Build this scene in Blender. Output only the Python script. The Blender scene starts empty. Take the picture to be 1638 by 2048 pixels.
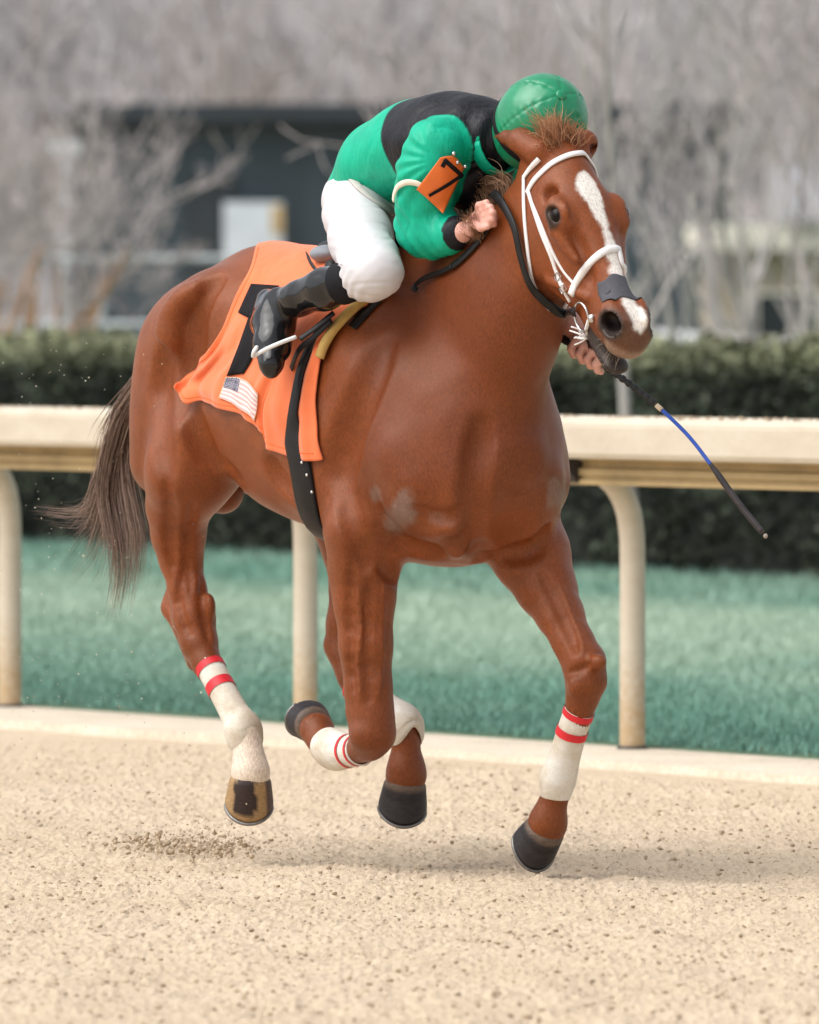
import bpy, bmesh, math, random
import numpy as np
from mathutils import Vector, Matrix

random.seed(7)
rng = np.random.default_rng(11)
scene = bpy.context.scene
COL = scene.collection

# ------------------------------------------------------------------ camera
# A long lens at a photographer's standing height, looking across the track.
IMG_W, IMG_H = 1638.0, 2048.0        # photograph size: pixels below are in its frame
FPX = 19000.0                        # focal length in photograph pixels
HORIZON = 620.0
CAM_H = 1.45
TILT = math.atan((IMG_H / 2 - HORIZON) / FPX)
camd = bpy.data.cameras.new('camera')
cam = bpy.data.objects.new('camera', camd)
COL.objects.link(cam)
scene.camera = cam
cam.location = (0, 0, CAM_H)
cam.rotation_euler = (math.pi / 2 - TILT, 0, 0)
camd.sensor_fit = 'HORIZONTAL'
camd.sensor_width = 36.0
camd.lens = FPX / IMG_W * 36.0
camd.clip_start = 0.5
camd.clip_end = 3000
camd.dof.use_dof = True
camd.dof.focus_distance = 24.35
camd.dof.aperture_fstop = 7.6
scene.render.resolution_x = 819
scene.render.resolution_y = 1024

# ------------------------------------------------------------------ light: bright overcast
SUN_EL, SUN_AZ = math.radians(56), math.radians(-112)   # azimuth from +Y towards +X
world = bpy.data.worlds.new('World')
scene.world = world
world.use_nodes = True
wn = world.node_tree
wn.nodes.clear()
sky = wn.nodes.new('ShaderNodeTexSky')
sky.sky_type = 'NISHITA'
sky.sun_disc = False
sky.sun_elevation = SUN_EL
sky.sun_rotation = SUN_AZ
sky.air_density = 1.0
sky.dust_density = 3.0
sky.ozone_density = 1.0
hs = wn.nodes.new('ShaderNodeHueSaturation')
hs.inputs['Saturation'].default_value = 0.25
bg = wn.nodes.new('ShaderNodeBackground')
bg.inputs['Strength'].default_value = 0.115
wo = wn.nodes.new('ShaderNodeOutputWorld')
wn.links.new(sky.outputs['Color'], hs.inputs['Color'])
wn.links.new(hs.outputs['Color'], bg.inputs['Color'])
wn.links.new(bg.outputs['Background'], wo.inputs['Surface'])
sd = bpy.data.lights.new('sun', 'SUN')
sd.energy = 1.5
sd.angle = math.radians(65)
sd.color = (1.0, 0.975, 0.94)
sun = bpy.data.objects.new('sun', sd)
COL.objects.link(sun)
sv = Vector((math.sin(SUN_AZ) * math.cos(SUN_EL), math.cos(SUN_AZ) * math.cos(SUN_EL), math.sin(SUN_EL)))
sun.rotation_euler = sv.to_track_quat('Z', 'Y').to_euler()
scene.view_settings.view_transform = 'Standard'
scene.view_settings.look = 'None'
scene.view_settings.gamma = 1.0
scene.view_settings.exposure = 0.82

# ------------------------------------------------------------------ pixels to directions
_ct, _st = math.cos(TILT), math.sin(TILT)
def ray(px, py):
    """World direction through a photograph pixel; unit depth along the optical axis."""
    u, v = (px - IMG_W / 2) / FPX, (IMG_H / 2 - py) / FPX
    return np.array((u, _ct + v * _st, -_st + v * _ct))
def at_depth(px, py, y):
    d = ray(px, py)
    return np.array((0, 0, CAM_H)) + d * (y / d[1])
def on_ground(px, py, z=0.0):
    d = ray(px, py)
    return np.array((0, 0, CAM_H)) + d * ((z - CAM_H) / d[2])

# the horse runs parallel to the rail: forward F, its left side L
FWD = np.array((0.553, -0.8332, 0.0)); FWD /= np.linalg.norm(FWD)
LFT = np.array((-FWD[1], FWD[0], 0.0))
_o = at_depth(800, 560, 24.65)
ORG = np.array((_o[0], _o[1], 0.0))           # ground point under the withers
HROT = math.atan2(FWD[1], FWD[0])
def to_h(w):
    w = np.asarray(w, float) - ORG
    return np.stack((w @ FWD, w @ LFT, w[..., 2]), -1)
def to_w(h):
    h = np.asarray(h, float)
    return ORG + h[..., 0:1] * FWD + h[..., 1:2] * LFT + h[..., 2:3] * np.array((0, 0, 1.0))
def B(px, py, l=0.0):
    """Photograph pixel on the horse's plane 'l metres to its left' -> horse coordinates (forward, left, up)."""
    d = ray(px, py)
    c = np.array((0, 0, CAM_H))
    t = (l - (c - ORG) @ LFT) / (d @ LFT)
    return to_h(c + d * t)
def ray_h(px, py):
    d = ray(px, py)
    o = to_h(np.array((0, 0, CAM_H)))
    v = np.array((d @ FWD, d @ LFT, d[2]))
    return o, v / np.linalg.norm(v)
def pix(h):
    """horse coordinates -> photograph pixel (for checks)"""
    w = to_w(np.asarray(h, float)) - np.array((0, 0, CAM_H))
    dep = w[..., 1] * _ct - w[..., 2] * _st
    up = w[..., 1] * _st + w[..., 2] * _ct
    return np.stack((IMG_W / 2 + FPX * w[..., 0] / dep, IMG_H / 2 - FPX * up / dep), -1)
# ------------------------------------------------------------------ object helpers
def tag(o, label=None, cat=None, group=None, kind=None):
    if label: o['label'] = label
    if cat: o['category'] = cat
    if group: o['group'] = group
    if kind: o['kind'] = kind
    return o
def empty(name, loc=(0, 0, 0), rz=0.0, parent=None):
    o = bpy.data.objects.new(name, None)
    COL.objects.link(o)
    o.location = loc
    o.rotation_euler = (0, 0, rz)
    o.empty_display_size = 0.1
    if parent: o.parent = parent
    return o
def mesh_obj(name, verts, faces, mat, parent=None, smooth=True, col=None, attrs=None):
    me = bpy.data.meshes.new(name)
    verts = np.asarray(verts, np.float32)
    if isinstance(faces, np.ndarray) and faces.ndim == 2:
        nv, k = len(verts), faces.shape[1]
        me.vertices.add(nv)
        me.vertices.foreach_set('co', verts.ravel())
        me.loops.add(faces.size)
        me.loops.foreach_set('vertex_index', faces.astype(np.int32).ravel())
        me.polygons.add(len(faces))
        me.polygons.foreach_set('loop_start', np.arange(0, faces.size, k, dtype=np.int32))
        me.update(calc_edges=True)
    else:
        me.from_pydata(verts.tolist(), [], [list(map(int, f)) for f in faces])
    if smooth:
        me.polygons.foreach_set('use_smooth', np.ones(len(me.polygons), bool))
    me.validate()
    if col is not None:
        a = me.color_attributes.new('col', 'FLOAT_COLOR', 'POINT')
        c = np.ones((len(verts), 4), np.float32); c[:, :3] = col
        a.data.foreach_set('color', c.ravel())
    for nm, v in (attrs or {}).items():
        a = me.attributes.new(nm, 'FLOAT', 'POINT')
        a.data.foreach_set('value', np.asarray(v, np.float32))
    me.materials.append(mat)
    o = bpy.data.objects.new(name, me)
    COL.objects.link(o)
    if parent: o.parent = parent
    return o
class MB:
    """collects boxes, tubes and sheets for one mesh object"""
    def __init__(s): s.v, s.f = [], []
    def add(s, verts, faces):
        n = sum(len(x) for x in s.v)
        s.v.append(np.asarray(verts, float).reshape(-1, 3))
        s.f += [[i + n for i in f] for f in faces]
        return s
    def box(s, c, size, ax=None):
        c = np.asarray(c, float); h = np.asarray(size, float) / 2
        ax = np.eye(3) if ax is None else np.asarray(ax, float)
        vs = [c + ax.T @ (h * np.array((i, j, k))) for i in (-1, 1) for j in (-1, 1) for k in (-1, 1)]
        return s.add(vs, [(0, 1, 3, 2), (4, 6, 7, 5), (0, 4, 5, 1), (2, 3, 7, 6), (0, 2, 6, 4), (1, 5, 7, 3)])
    def tube(s, pts, r, n=8, cap=True, flat=1.0, up=None):
        pts = np.asarray(pts, float)
        m = len(pts)
        r = np.broadcast_to(np.asarray(r, float), (m,))
        t = np.gradient(pts, axis=0) if m > 2 else np.repeat((pts[1:] - pts[:-1]), 2, 0)
        t /= np.linalg.norm(t, axis=1)[:, None] + 1e-12
        u = np.array((0, 0, 1.0)) if up is None else np.asarray(up, float)
        if abs(t[0] @ u) > 0.95: u = np.array((1.0, 0, 0))
        vs = []
        a = np.arange(n) * 2 * math.pi / n
        for i in range(m):
            x = np.cross(t[i], u); x /= np.linalg.norm(x) + 1e-12
            y = np.cross(x, t[i]); u = y
            vs.append(pts[i] + r[i] * (np.cos(a)[:, None] * x + flat * np.sin(a)[:, None] * y))
        fs = [(i * n + j, i * n + (j + 1) % n, (i + 1) * n + (j + 1) % n, (i + 1) * n + j) for i in range(m - 1) for j in range(n)]
        if cap: fs += [tuple(range(n))[::-1], tuple(range((m - 1) * n, m * n))]
        return s.add(np.concatenate(vs), fs)
    def prism(s, prof, p0, p1, xa, ya):
        """profile in (xa, ya) swept from p0 to p1"""
        prof = np.asarray(prof, float); n = len(prof)
        o = prof[:, :1] * np.asarray(xa, float) + prof[:, 1:] * np.asarray(ya, float)
        return s.add(np.concatenate((np.asarray(p0) + o, np.asarray(p1) + o)),
                     [(j, (j + 1) % n, n + (j + 1) % n, n + j) for j in range(n)] + [tuple(range(n))[::-1], tuple(range(n, 2 * n))])
    def build(s, name, mat, parent=None, smooth=False):
        return mesh_obj(name, np.concatenate(s.v), s.f, mat, parent, smooth)
def copy_tree(o, parent=None):
    c = o.copy(); COL.objects.link(c); c.parent = parent
    for ch in list(o.children): copy_tree(ch, c)
    return c
def bevel(o, w, seg=2):
    m = o.modifiers.new('bevel', 'BEVEL'); m.width = w; m.segments = seg; m.limit_method = 'ANGLE'
    return o
def spline(pts, n):
    """Catmull-Rom through pts, n samples"""
    p = np.asarray(pts, float)
    q = np.vstack((2 * p[0] - p[1], p, 2 * p[-1] - p[-2]))
    t = np.linspace(0, len(p) - 1 - 1e-6, n)
    i = t.astype(int); f = (t - i)[:, None]
    a, b, c, d = q[i], q[i + 1], q[i + 2], q[i + 3]
    return 0.5 * (2 * b + (c - a) * f + (2 * a - 5 * b + 4 * c - d) * f ** 2 + (3 * b - a - 3 * c + d) * f ** 3)
def interp(x, xs, ys):
    """smooth (monotone-ish cubic) interpolation of station tables"""
    xs = np.asarray(xs, float); ys = np.asarray(ys, float)
    m = np.gradient(ys, xs)
    x = np.clip(x, xs[0], xs[-1])
    i = np.clip(np.searchsorted(xs, x) - 1, 0, len(xs) - 2)
    h = xs[i + 1] - xs[i]; t = (x - xs[i]) / h
    return ((1 + 2 * t) * (1 - t) ** 2 * ys[i] + t * (1 - t) ** 2 * h * m[i] + t * t * (3 - 2 * t) * ys[i + 1] + t * t * (t - 1) * h * m[i + 1])
def sstep(a, b, x):
    t = np.clip((np.asarray(x, float) - a) / (b - a), 0, 1)
    return t * t * (3 - 2 * t)
# ------------------------------------------------------------------ noise
_perm = np.random.default_rng(3).random(4096).astype(np.float32)
def vnoise(P):
    P = np.asarray(P, np.float32)
    i = np.floor(P).astype(np.int64); f = P - i
    f = f * f * (3 - 2 * f)
    def hsh(x, y, z): return _perm[((x * 73856093) ^ (y * 19349663) ^ (z * 83492791)) & 4095]
    x, y, z = i[..., 0], i[..., 1], i[..., 2]
    fx, fy, fz = f[..., 0], f[..., 1], f[..., 2]
    r = 0
    for dx in (0, 1):
        for dy in (0, 1):
            for dz in (0, 1):
                r = r + hsh(x + dx, y + dy, z + dz) * (fx if dx else 1 - fx) * (fy if dy else 1 - fy) * (fz if dz else 1 - fz)
    return r * 2 - 1
def fbm(P, o=3):
    P = np.asarray(P, np.float32); r = 0; a = 1.0
    for k in range(o):
        r = r + a * vnoise(P * 2 ** k + 17.3 * k); a *= 0.5
    return r
# ------------------------------------------------------------------ implicit surfaces for bodies and cloth
class Shape:
    def __init__(s): s.p = []
    def _push(s, fn, lo, hi, k, op): s.p.append((fn, np.asarray(lo, float), np.asarray(hi, float), k, op))
    def cone(s, p0, r0, p1, r1, k=0.03, sl=1.0, op=1):
        """round cone between two points; sl squeezes it sideways (along 'left')"""
        p0, p1 = np.asarray(p0, float), np.asarray(p1, float)
        S = np.array((1, 1 / sl, 1.0)); q0, q1 = p0 * S, p1 * S
        ba = q1 - q0; l2 = ba @ ba + 1e-12; rr = r0 - r1; a2 = l2 - rr * rr; il2 = 1 / l2
        sc = min(1.0, sl)
        def fn(P):
            pa = P * S - q0
            y = pa @ ba
            z = y - l2
            x2 = ((pa * l2 - y[..., None] * ba) ** 2).sum(-1)
            y2 = y * y * l2; z2 = z * z * l2
            kk = np.sign(rr) * rr * rr * x2
            d = (np.sqrt(x2 * max(a2, 1e-9) * il2) + y * rr) * il2 - r0
            c1 = np.sign(z) * a2 * z2 > kk
            c2 = np.sign(y) * a2 * y2 < kk
            d = np.where(c2, np.sqrt(x2 + y2) * il2 - r0, d)
            d = np.where(c1, np.sqrt(x2 + z2) * il2 - r1, d)
            return d * sc
        r = max(r0, r1) * max(1.0, sl)
        s._push(fn, np.minimum(p0, p1) - r, np.maximum(p0, p1) + r, k, op)
        return s
    def chain(s, pts, k=0.03, sl=1.0):
        for (a, ra), (b, rb) in zip(pts[:-1], pts[1:]): s.cone(a, ra, b, rb, k, sl)
        return s
    def ell(s, c, r, ax=None, k=0.05, op=1):
        """ellipsoid; ax rows are its axes"""
        c = np.asarray(c, float); r = np.asarray(r, float)
        ax = np.eye(3) if ax is None else np.asarray(ax, float)
        def fn(P):
            q = (P - c) @ ax.T
            k0 = np.sqrt(((q / r) ** 2).sum(-1)); k1 = np.sqrt(((q / (r * r)) ** 2).sum(-1))
            return k0 * (k0 - 1) / (k1 + 1e-9)
        e = np.sqrt(((ax * r[:, None]) ** 2).sum(0))
        s._push(fn, c - e, c + e, k, op)
        return s
    def loft(s, org, ax, st, k=0.05, n=2.2):
        """sections along axis 0: rows (x, top, bottom, half width, egg) in the frame ax"""
        org = np.asarray(org, float); ax = np.asarray(ax, float); st = np.asarray(st, float)
        x0, x1 = st[0, 0], st[-1, 0]
        def fn(P):
            q = (P - org) @ ax.T
            x = q[..., 0]
            tp, bt, w, eg = (interp(x, st[:, 0], st[:, i]) for i in (1, 2, 3, 4))
            h = np.maximum((tp - bt) / 2, .004); m = (tp + bt) / 2
            z = (q[..., 2] - m) / h
            ww = np.maximum(w, .004) * np.clip(1 + eg * z, 0.3, 2)
            y = q[..., 1] / ww
            ay, az = np.abs(y) + 1e-9, np.abs(z) + 1e-9
            k0 = (ay ** n + az ** n) ** (1 / n)
            g = np.sqrt((ay ** (n - 1) / ww) ** 2 + (az ** (n - 1) / h) ** 2) * k0 ** (1 - n)
            d = (k0 - 1) / g
            out = np.maximum(np.maximum(x0 - x, x - x1), 0)
            return np.where(out > 0, np.sqrt(np.maximum(d, 0) ** 2 + out ** 2), d)
        R = (st[:, 3] * (1 + np.abs(st[:, 4]))).max()
        pts = np.array([org + ax.T @ np.array((x, y, z)) for x in (x0, x1) for y in (-R, R) for z in (st[:, 2].min(), st[:, 1].max())])
        s._push(fn, pts.min(0), pts.max(0), k, 1)
        return s
    def __call__(s, P):
        P = np.asarray(P, float)
        sh = P.shape[:-1]; P = P.reshape(-1, 3)
        if len(P) > 9000:
            return np.concatenate([s(P[i:i + 6000]) for i in range(0, len(P), 6000)]).reshape(sh)
        d = np.full(len(P), 0.5)
        pl, ph = P.min(0), P.max(0)
        if getattr(s, 'nb', -1) != len(s.p):
            s.nb = len(s.p)
            mm = np.array([q[3] + .055 for q in s.p])[:, None]
            s.LO = np.array([q[1] for q in s.p]) - mm; s.HI = np.array([q[2] for q in s.p]) + mm
        cand = np.nonzero(((pl <= s.HI) & (ph >= s.LO)).all(1))[0]
        for ci in cand:
            fn, lo, hi, k, op = s.p[ci]
            idx = np.nonzero(((P > s.LO[ci]) & (P < s.HI[ci])).all(1))[0] if len(P) > 1 else np.array([0])
            if not len(idx): continue
            e = fn(P[idx]); o = d[idx]
            kk = max(k, 1e-4)
            if op > 0:
                hh = np.maximum(kk - np.abs(o - e), 0) / kk
                d[idx] = np.minimum(o, e) - hh * hh * kk / 4
            else:
                hh = np.maximum(kk - np.abs(o + e), 0) / kk
                d[idx] = np.maximum(o, -e) + hh * hh * kk / 4
        return d.reshape(sh)
    def bounds(s):
        lo = np.min([p[1] for p in s.p if p[4] > 0], 0); hi = np.max([p[2] for p in s.p if p[4] > 0], 0)
        return lo - 0.02, hi + 0.02
    def normal(s, P, e=0.002):
        g = np.stack([s(P + e * v) - s(P - e * v) for v in np.eye(3)], -1)
        return g / (np.linalg.norm(g, axis=-1, keepdims=True) + 1e-9)
    def mesh(s, h, disp=None):
        f = s
        lo, hi = s.bounds()
        c = 4
        N = np.ceil((hi - lo) / (h * c)).astype(int) + 1
        n = N * c
        gx = [lo[i] + h * c * (np.arange(N[i]) + 0.5) - h * 0.5 for i in range(3)]
        G = np.stack(np.meshgrid(*gx, indexing='ij'), -1)
        dc = f(G)
        near = np.abs(dc) < h * c * 1.75
        D = np.repeat(np.repeat(np.repeat(dc.astype(np.float32), c, 0), c, 1), c, 2)
        b = np.argwhere(near)
        b = b[np.lexsort((b // 4).T)]
        off = np.stack(np.meshgrid(*[np.arange(c)] * 3, indexing='ij'), -1).reshape(-1, 3)
        I = (b[:, None, :] * c + off[None]).reshape(-1, 3)
        for j in range(0, len(I), 1500000):
            J = I[j:j + 1500000]
            D[J[:, 0], J[:, 1], J[:, 2]] = f(lo + J * h)
        V, F = surface_nets(D, lo, h)
        if disp:
            V = V - vnormals(V, F) * disp(V)[:, None]
        return V, F
    def hits(s, px, off=0.0, steps=85):
        """where the sight lines of photograph pixels meet this surface (horse coordinates)"""
        px = np.asarray(px, float)
        o = ray_h(0, 0)[0]
        v = np.array([ray_h(x, y)[1] for x, y in px])
        t = np.full(len(px), 23.5)
        for _ in range(steps):
            d = s(o + v * t[:, None]) - off
            t = np.minimum(t + np.minimum(d * .85, .045), 29)
            if np.abs(d[t < 28.9]).max(initial=0) < 4e-4: break
        return o + v * t[:, None]
    def hit(s, px, py, off=0.0): return s.hits([(px, py)], off)[0]
    def snap(s, P, off=0.0, it=6):
        """project points to the surface (plus an offset)"""
        P = np.array(P, float)
        for _ in range(it):
            P -= (s(P) - off)[..., None] * s.normal(P) * 0.9
        return P
def vnormals(V, F):
    n = np.cross(V[F[:, 2]] - V[F[:, 0]], V[F[:, 3]] - V[F[:, 1]])
    N = np.zeros_like(V)
    for j in range(4):
        for c in range(3): N[:, c] += np.bincount(F[:, j], n[:, c], len(V))
    return N / (np.linalg.norm(N, axis=1)[:, None] + 1e-12)
def surface_nets(D, lo, h):
    S = D < 0
    n = np.array(D.shape)
    corners = [(i, j, k) for i in (0, 1) for j in (0, 1) for k in (0, 1)]
    cnt = np.zeros(n - 1, np.uint8)
    for i, j, k in corners: cnt += S[i:n[0] - 1 + i, j:n[1] - 1 + j, k:n[2] - 1 + k]
    cells = np.argwhere((cnt > 0) & (cnt < 8))
    vid = np.full(n - 1, -1, np.int32); vid[tuple(cells.T)] = np.arange(len(cells))
    cv = np.stack([D[cells[:, 0] + i, cells[:, 1] + j, cells[:, 2] + k] for i, j, k in corners], 1)
    acc = np.zeros((len(cells), 3)); w = np.zeros(len(cells))
    cc = np.array(corners, float)
    for a in range(8):
        for b in range(a + 1, 8):
            if np.abs(cc[a] - cc[b]).sum() != 1: continue
            da, db = cv[:, a], cv[:, b]
            x = (da < 0) != (db < 0)
            t = np.where(x, da / np.where(x, da - db, 1), 0)
            acc += np.where(x[:, None], cc[a] + t[:, None] * (cc[b] - cc[a]), 0); w += x
    V = lo + h * (cells + acc / w[:, None])
    F = []
    for ax in range(3):
        u, v = (ax + 1) % 3, (ax + 2) % 3
        s0 = [slice(None)] * 3; s1 = [slice(None)] * 3
        s0[ax] = slice(0, n[ax] - 1); s1[ax] = slice(1, n[ax])
        X = np.argwhere(S[tuple(s0)] != S[tuple(s1)])
        X = X[(X[:, u] > 0) & (X[:, v] > 0) & (X[:, u] < n[u] - 1) & (X[:, v] < n[v] - 1)]
        ins = S[tuple(X.T)]
        q = []
        for du, dv in ((-1, -1), (0, -1), (0, 0), (-1, 0)):
            Y = X.copy(); Y[:, u] += du; Y[:, v] += dv
            q.append(vid[tuple(Y.T)])
        q = np.stack(q, 1)
        q[~ins] = q[~ins][:, ::-1]
        F.append(q)
    return V, np.concatenate(F)
# ------------------------------------------------------------------ strips of leather and cloth
def ribbon(pts, nrm, width, thick, taper=None):
    """closed strap: centre line pts, surface normals nrm"""
    pts = np.asarray(pts, float); nrm = np.asarray(nrm, float)
    t = np.gradient(pts, axis=0); t /= np.linalg.norm(t, axis=1)[:, None] + 1e-12
    s = np.cross(nrm, t); s /= np.linalg.norm(s, axis=1)[:, None] + 1e-12
    w = np.broadcast_to(np.asarray(width, float), (len(pts),))[:, None] / 2
    th = thick
    c = 0.75
    ring = [pts - s * w, pts - s * w * c + nrm * th, pts + s * w * c + nrm * th, pts + s * w, pts + s * w * c - nrm * th * .3, pts - s * w * c - nrm * th * .3]
    V = np.stack(ring, 1).reshape(-1, 3); n = 6; m = len(pts)
    F = [(i * n + j, i * n + (j + 1) % n, (i + 1) * n + (j + 1) % n, (i + 1) * n + j) for i in range(m - 1) for j in range(n)]
    F += [tuple(range(n))[::-1], tuple(range((m - 1) * n, m * n))]
    return V, F
def strands(paths, rad, n=3):
    """hair: each path (m,3) becomes a thin tapering tube; paths (k,m,3)"""
    paths = np.asarray(paths, float); k, m, _ = paths.shape
    t = np.gradient(paths, axis=1); t /= np.linalg.norm(t, axis=2)[..., None] + 1e-12
    up = rng.normal(size=(k, 1, 3))
    x = np.cross(t, up); x /= np.linalg.norm(x, axis=2)[..., None] + 1e-12
    y = np.cross(t, x)
    tp = (1 - np.linspace(0, 1, m) ** 3 * 0.85)[None, :, None] * np.asarray(rad).reshape(-1, 1, 1)
    V = np.stack([paths + tp * (math.cos(a) * x + math.sin(a) * y) for a in np.arange(n) * 2 * math.pi / n], 2).reshape(-1, 3)
    b = (np.arange(k)[:, None, None] * m + np.arange(m - 1)[None, :, None]) * n
    j = np.arange(n)[None, None, :]; j2 = (j + 1) % n
    F = np.stack((b + j, b + j2, b + n + j2, b + n + j), -1).reshape(-1, 4)
    return V, F
# ------------------------------------------------------------------ materials
def mat(name, build):
    m = bpy.data.materials.new(name); m.use_nodes = True
    nt = m.node_tree; p = nt.nodes['Principled BSDF']
    build(nt, p)
    return m
def nd(nt, kind, **kw):
    n = nt.nodes.new('ShaderNode' + kind)
    for k, v in kw.items():
        if k in n.inputs.keys(): n.inputs[k].default_value = v
        else: setattr(n, k, v)
    return n
def noise(nt, scale, detail=4, rough=0.55, vec=None, dist=0.0):
    t = nd(nt, 'TexNoise', Scale=scale, Detail=detail, Roughness=rough, Distortion=dist)
    if vec is None:
        tc = nd(nt, 'TexCoord'); vec = tc.outputs['Object']
    nt.links.new(vec, t.inputs['Vector'])
    return t.outputs['Fac']
def stretch(nt, s):
    tc = nd(nt, 'TexCoord'); mp = nd(nt, 'Mapping'); mp.inputs['Scale'].default_value = s
    nt.links.new(tc.outputs['Object'], mp.inputs['Vector'])
    return mp.outputs['Vector']
def ramp(nt, fac, stops):
    r = nd(nt, 'ValToRGB'); e = r.color_ramp.elements
    while len(e) < len(stops): e.new(0.5)
    for i, (p, c) in enumerate(stops):
        e[i].position = p; e[i].color = (*c, 1) if len(c) == 3 else c
    nt.links.new(fac, r.inputs['Fac'])
    return r.outputs['Color']
def mix(nt, fac, a, b, mode='MIX'):
    m = nd(nt, 'Mix', data_type='RGBA', blend_type=mode)
    for s, v in ((0, fac), (6, a), (7, b)):
        if isinstance(v, (int, float)): m.inputs[s].default_value = v
        elif isinstance(v, (tuple, list)): m.inputs[s].default_value = (*v[:3], 1)
        else: nt.links.new(v, m.inputs[s])
    return m.outputs[2]
def bump(nt, p, height, strength, dist):
    b = nd(nt, 'Bump', Strength=strength, Distance=dist)
    nt.links.new(height, b.inputs['Height'])
    nt.links.new(b.outputs['Normal'], p.inputs['Normal'])
    return b
def plain(name, c, rough=0.6, var=0.15, scale=20, bmp=0.0, bscale=200, bdist=0.002, spec=0.4, metal=0.0, coat=0.0, sheen=0.0, vec_s=None):
    """colour with mottling, wear and fine relief"""
    def b(nt, p):
        v = stretch(nt, vec_s) if vec_s else None
        f = noise(nt, scale, 5, 0.6, v)
        lo = tuple(x * (1 - var) for x in c); hi = tuple(min(1, x * (1 + var)) for x in c)
        nt.links.new(ramp(nt, f, [(0.3, lo), (0.7, hi)]), p.inputs['Base Color'])
        p.inputs['Roughness'].default_value = rough
        p.inputs['Specular IOR Level'].default_value = spec
        p.inputs['Metallic'].default_value = metal
        p.inputs['Coat Weight'].default_value = coat
        p.inputs['Sheen Weight'].default_value = sheen
        if bmp:
            bump(nt, p, noise(nt, bscale, 3, 0.6, v), bmp, bdist)
    return mat(name, b)
# ================================================================== the place: track, rail, turf, hedge, trees, barn, hill
G1, G2 = on_ground(20, 1420), on_ground(1265, 1505)
RD = unit_rd = (G2 - G1) / np.linalg.norm(G2 - G1)          # along the rail, towards the viewer's right
RN = np.array((RD[1], -RD[0], 0.0))                          # from the rail towards the track
if RN[1] > 0: RN = -RN
SPAN = np.linalg.norm(G2 - G1) / 2                           # post spacing
def side(x, y): return (x - G1[0]) * RN[0] + (y - G1[1]) * RN[1]
def along(x, y): return (x - G1[0]) * RD[0] + (y - G1[1]) * RD[1]
STRIP = 0.60
# ---- sand: one sheet to the horizon, finely churned where the lens sees it
gx = np.concatenate(([-400, -120, -40, -14, -6, -3], np.arange(-1.65, 1.651, .0050), [3, 6, 14, 40, 120, 400]))
gy = np.concatenate(([-60, 0, 10, 18], np.arange(19.3, 31.6, .0180), [32, 33, 34, 36, 40, 50, 70, 110, 180, 300, 900]))
GX, GY = np.meshgrid(gx, gy, indexing='ij')
sdst = side(GX, GY)
core = ((np.abs(GX) < 1.655) & (GY > 19.2) & (GY < 31.7)) * sstep(STRIP - .02, STRIP + .5, sdst)
p3 = np.stack((GX, GY, np.zeros_like(GX)), -1)
def rid(P): return 1 - np.abs(vnoise(P))
big = fbm(p3 * np.array((7, 4, 1)), 2)
lump = np.maximum(0, vnoise(p3 * np.array((58, 42, 1)) + 5)) ** 1.2
clod = np.maximum(0, vnoise(p3 * np.array((108, 44, 1)) + 9) - .05)
GZ = core * (.009 * big + .0075 * lump + .0075 * clod) - .012
GZ -= .03 * sstep(1.0, -.5, sdst) * (core <= 0)
del big
def sand_mat(nt, p):
    tc = nd(nt, 'TexCoord')
    f1 = noise(nt, 1.3, 4, .6); f2 = noise(nt, 45, 4, .65); f3 = noise(nt, 220, 3, .6)
    c = ramp(nt, f1, [(.3, (.61, .49, .355)), (.7, (.68, .56, .42))])
    c = mix(nt, 1.0, c, ramp(nt, f2, [(.30, (.80, .77, .74)), (.5, (1, 1, 1)), (.75, (1.05, 1.05, 1.04))]), 'MULTIPLY')
    c = mix(nt, 1.0, c, ramp(nt, f3, [(.3, (.74, .70, .66)), (.6, (1.04, 1.04, 1.04))]), 'MULTIPLY')
    nt.links.new(c, p.inputs['Base Color'])
    p.inputs['Roughness'].default_value = .95
    p.inputs['Specular IOR Level'].default_value = .15
    bump(nt, p, f3, .8, .006)
M_SAND = mat('track_sand', sand_mat)
nX, nY = GX.shape
idx = np.arange(nX * nY).reshape(nX, nY)
gf = np.stack((idx[:-1, :-1], idx[1:, :-1], idx[1:, 1:], idx[:-1, 1:]), -1).reshape(-1, 4)
tag(mesh_obj('sand_track', np.stack((GX, GY, GZ), -1).reshape(-1, 3), gf, M_SAND), kind='structure')
del lump, clod, p3
# loose crumbs of sand lying on the surface
def crumbs(name, C, R, mt, parent=None, flat=.7):
    ico = np.array([(0, 0, 1), (.89, 0, .45), (.28, .85, .45), (-.72, .53, .45), (-.72, -.53, .45), (.28, -.85, .45), (.72, .53, -.45), (-.28, .85, -.45), (-.89, 0, -.45), (-.28, -.85, -.45), (.72, -.53, -.45), (0, 0, -1)])
    fi = np.array([(0, 1, 2), (0, 2, 3), (0, 3, 4), (0, 4, 5), (0, 5, 1), (1, 6, 2), (2, 7, 3), (3, 8, 4), (4, 9, 5), (5, 10, 1), (2, 6, 7), (3, 7, 8), (4, 8, 9), (5, 9, 10), (1, 10, 6), (6, 11, 7), (7, 11, 8), (8, 11, 9), (9, 11, 10), (10, 11, 6)])
    n = len(C)
    j = 1 + .35 * rng.normal(size=(n, 12, 1))
    a = rng.random(n) * 6.28; ca, sa = np.cos(a)[:, None], np.sin(a)[:, None]
    v = ico[None] * j * np.array((1, 1, flat))
    v = np.stack((v[..., 0] * ca - v[..., 1] * sa, v[..., 0] * sa + v[..., 1] * ca, v[..., 2]), -1) * np.asarray(R)[:, None, None] + np.asarray(C)[:, None]
    f = (fi[None] + 12 * np.arange(n)[:, None, None]).reshape(-1, 3)
    return mesh_obj(name, v.reshape(-1, 3), f, mt, parent, True)
N = 9500
cy = 19.2 + 12.5 * rng.random(N) ** 1.1; cx = (rng.random(N) - .5) * 2 * (cy * .0445 + .05)
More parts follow.
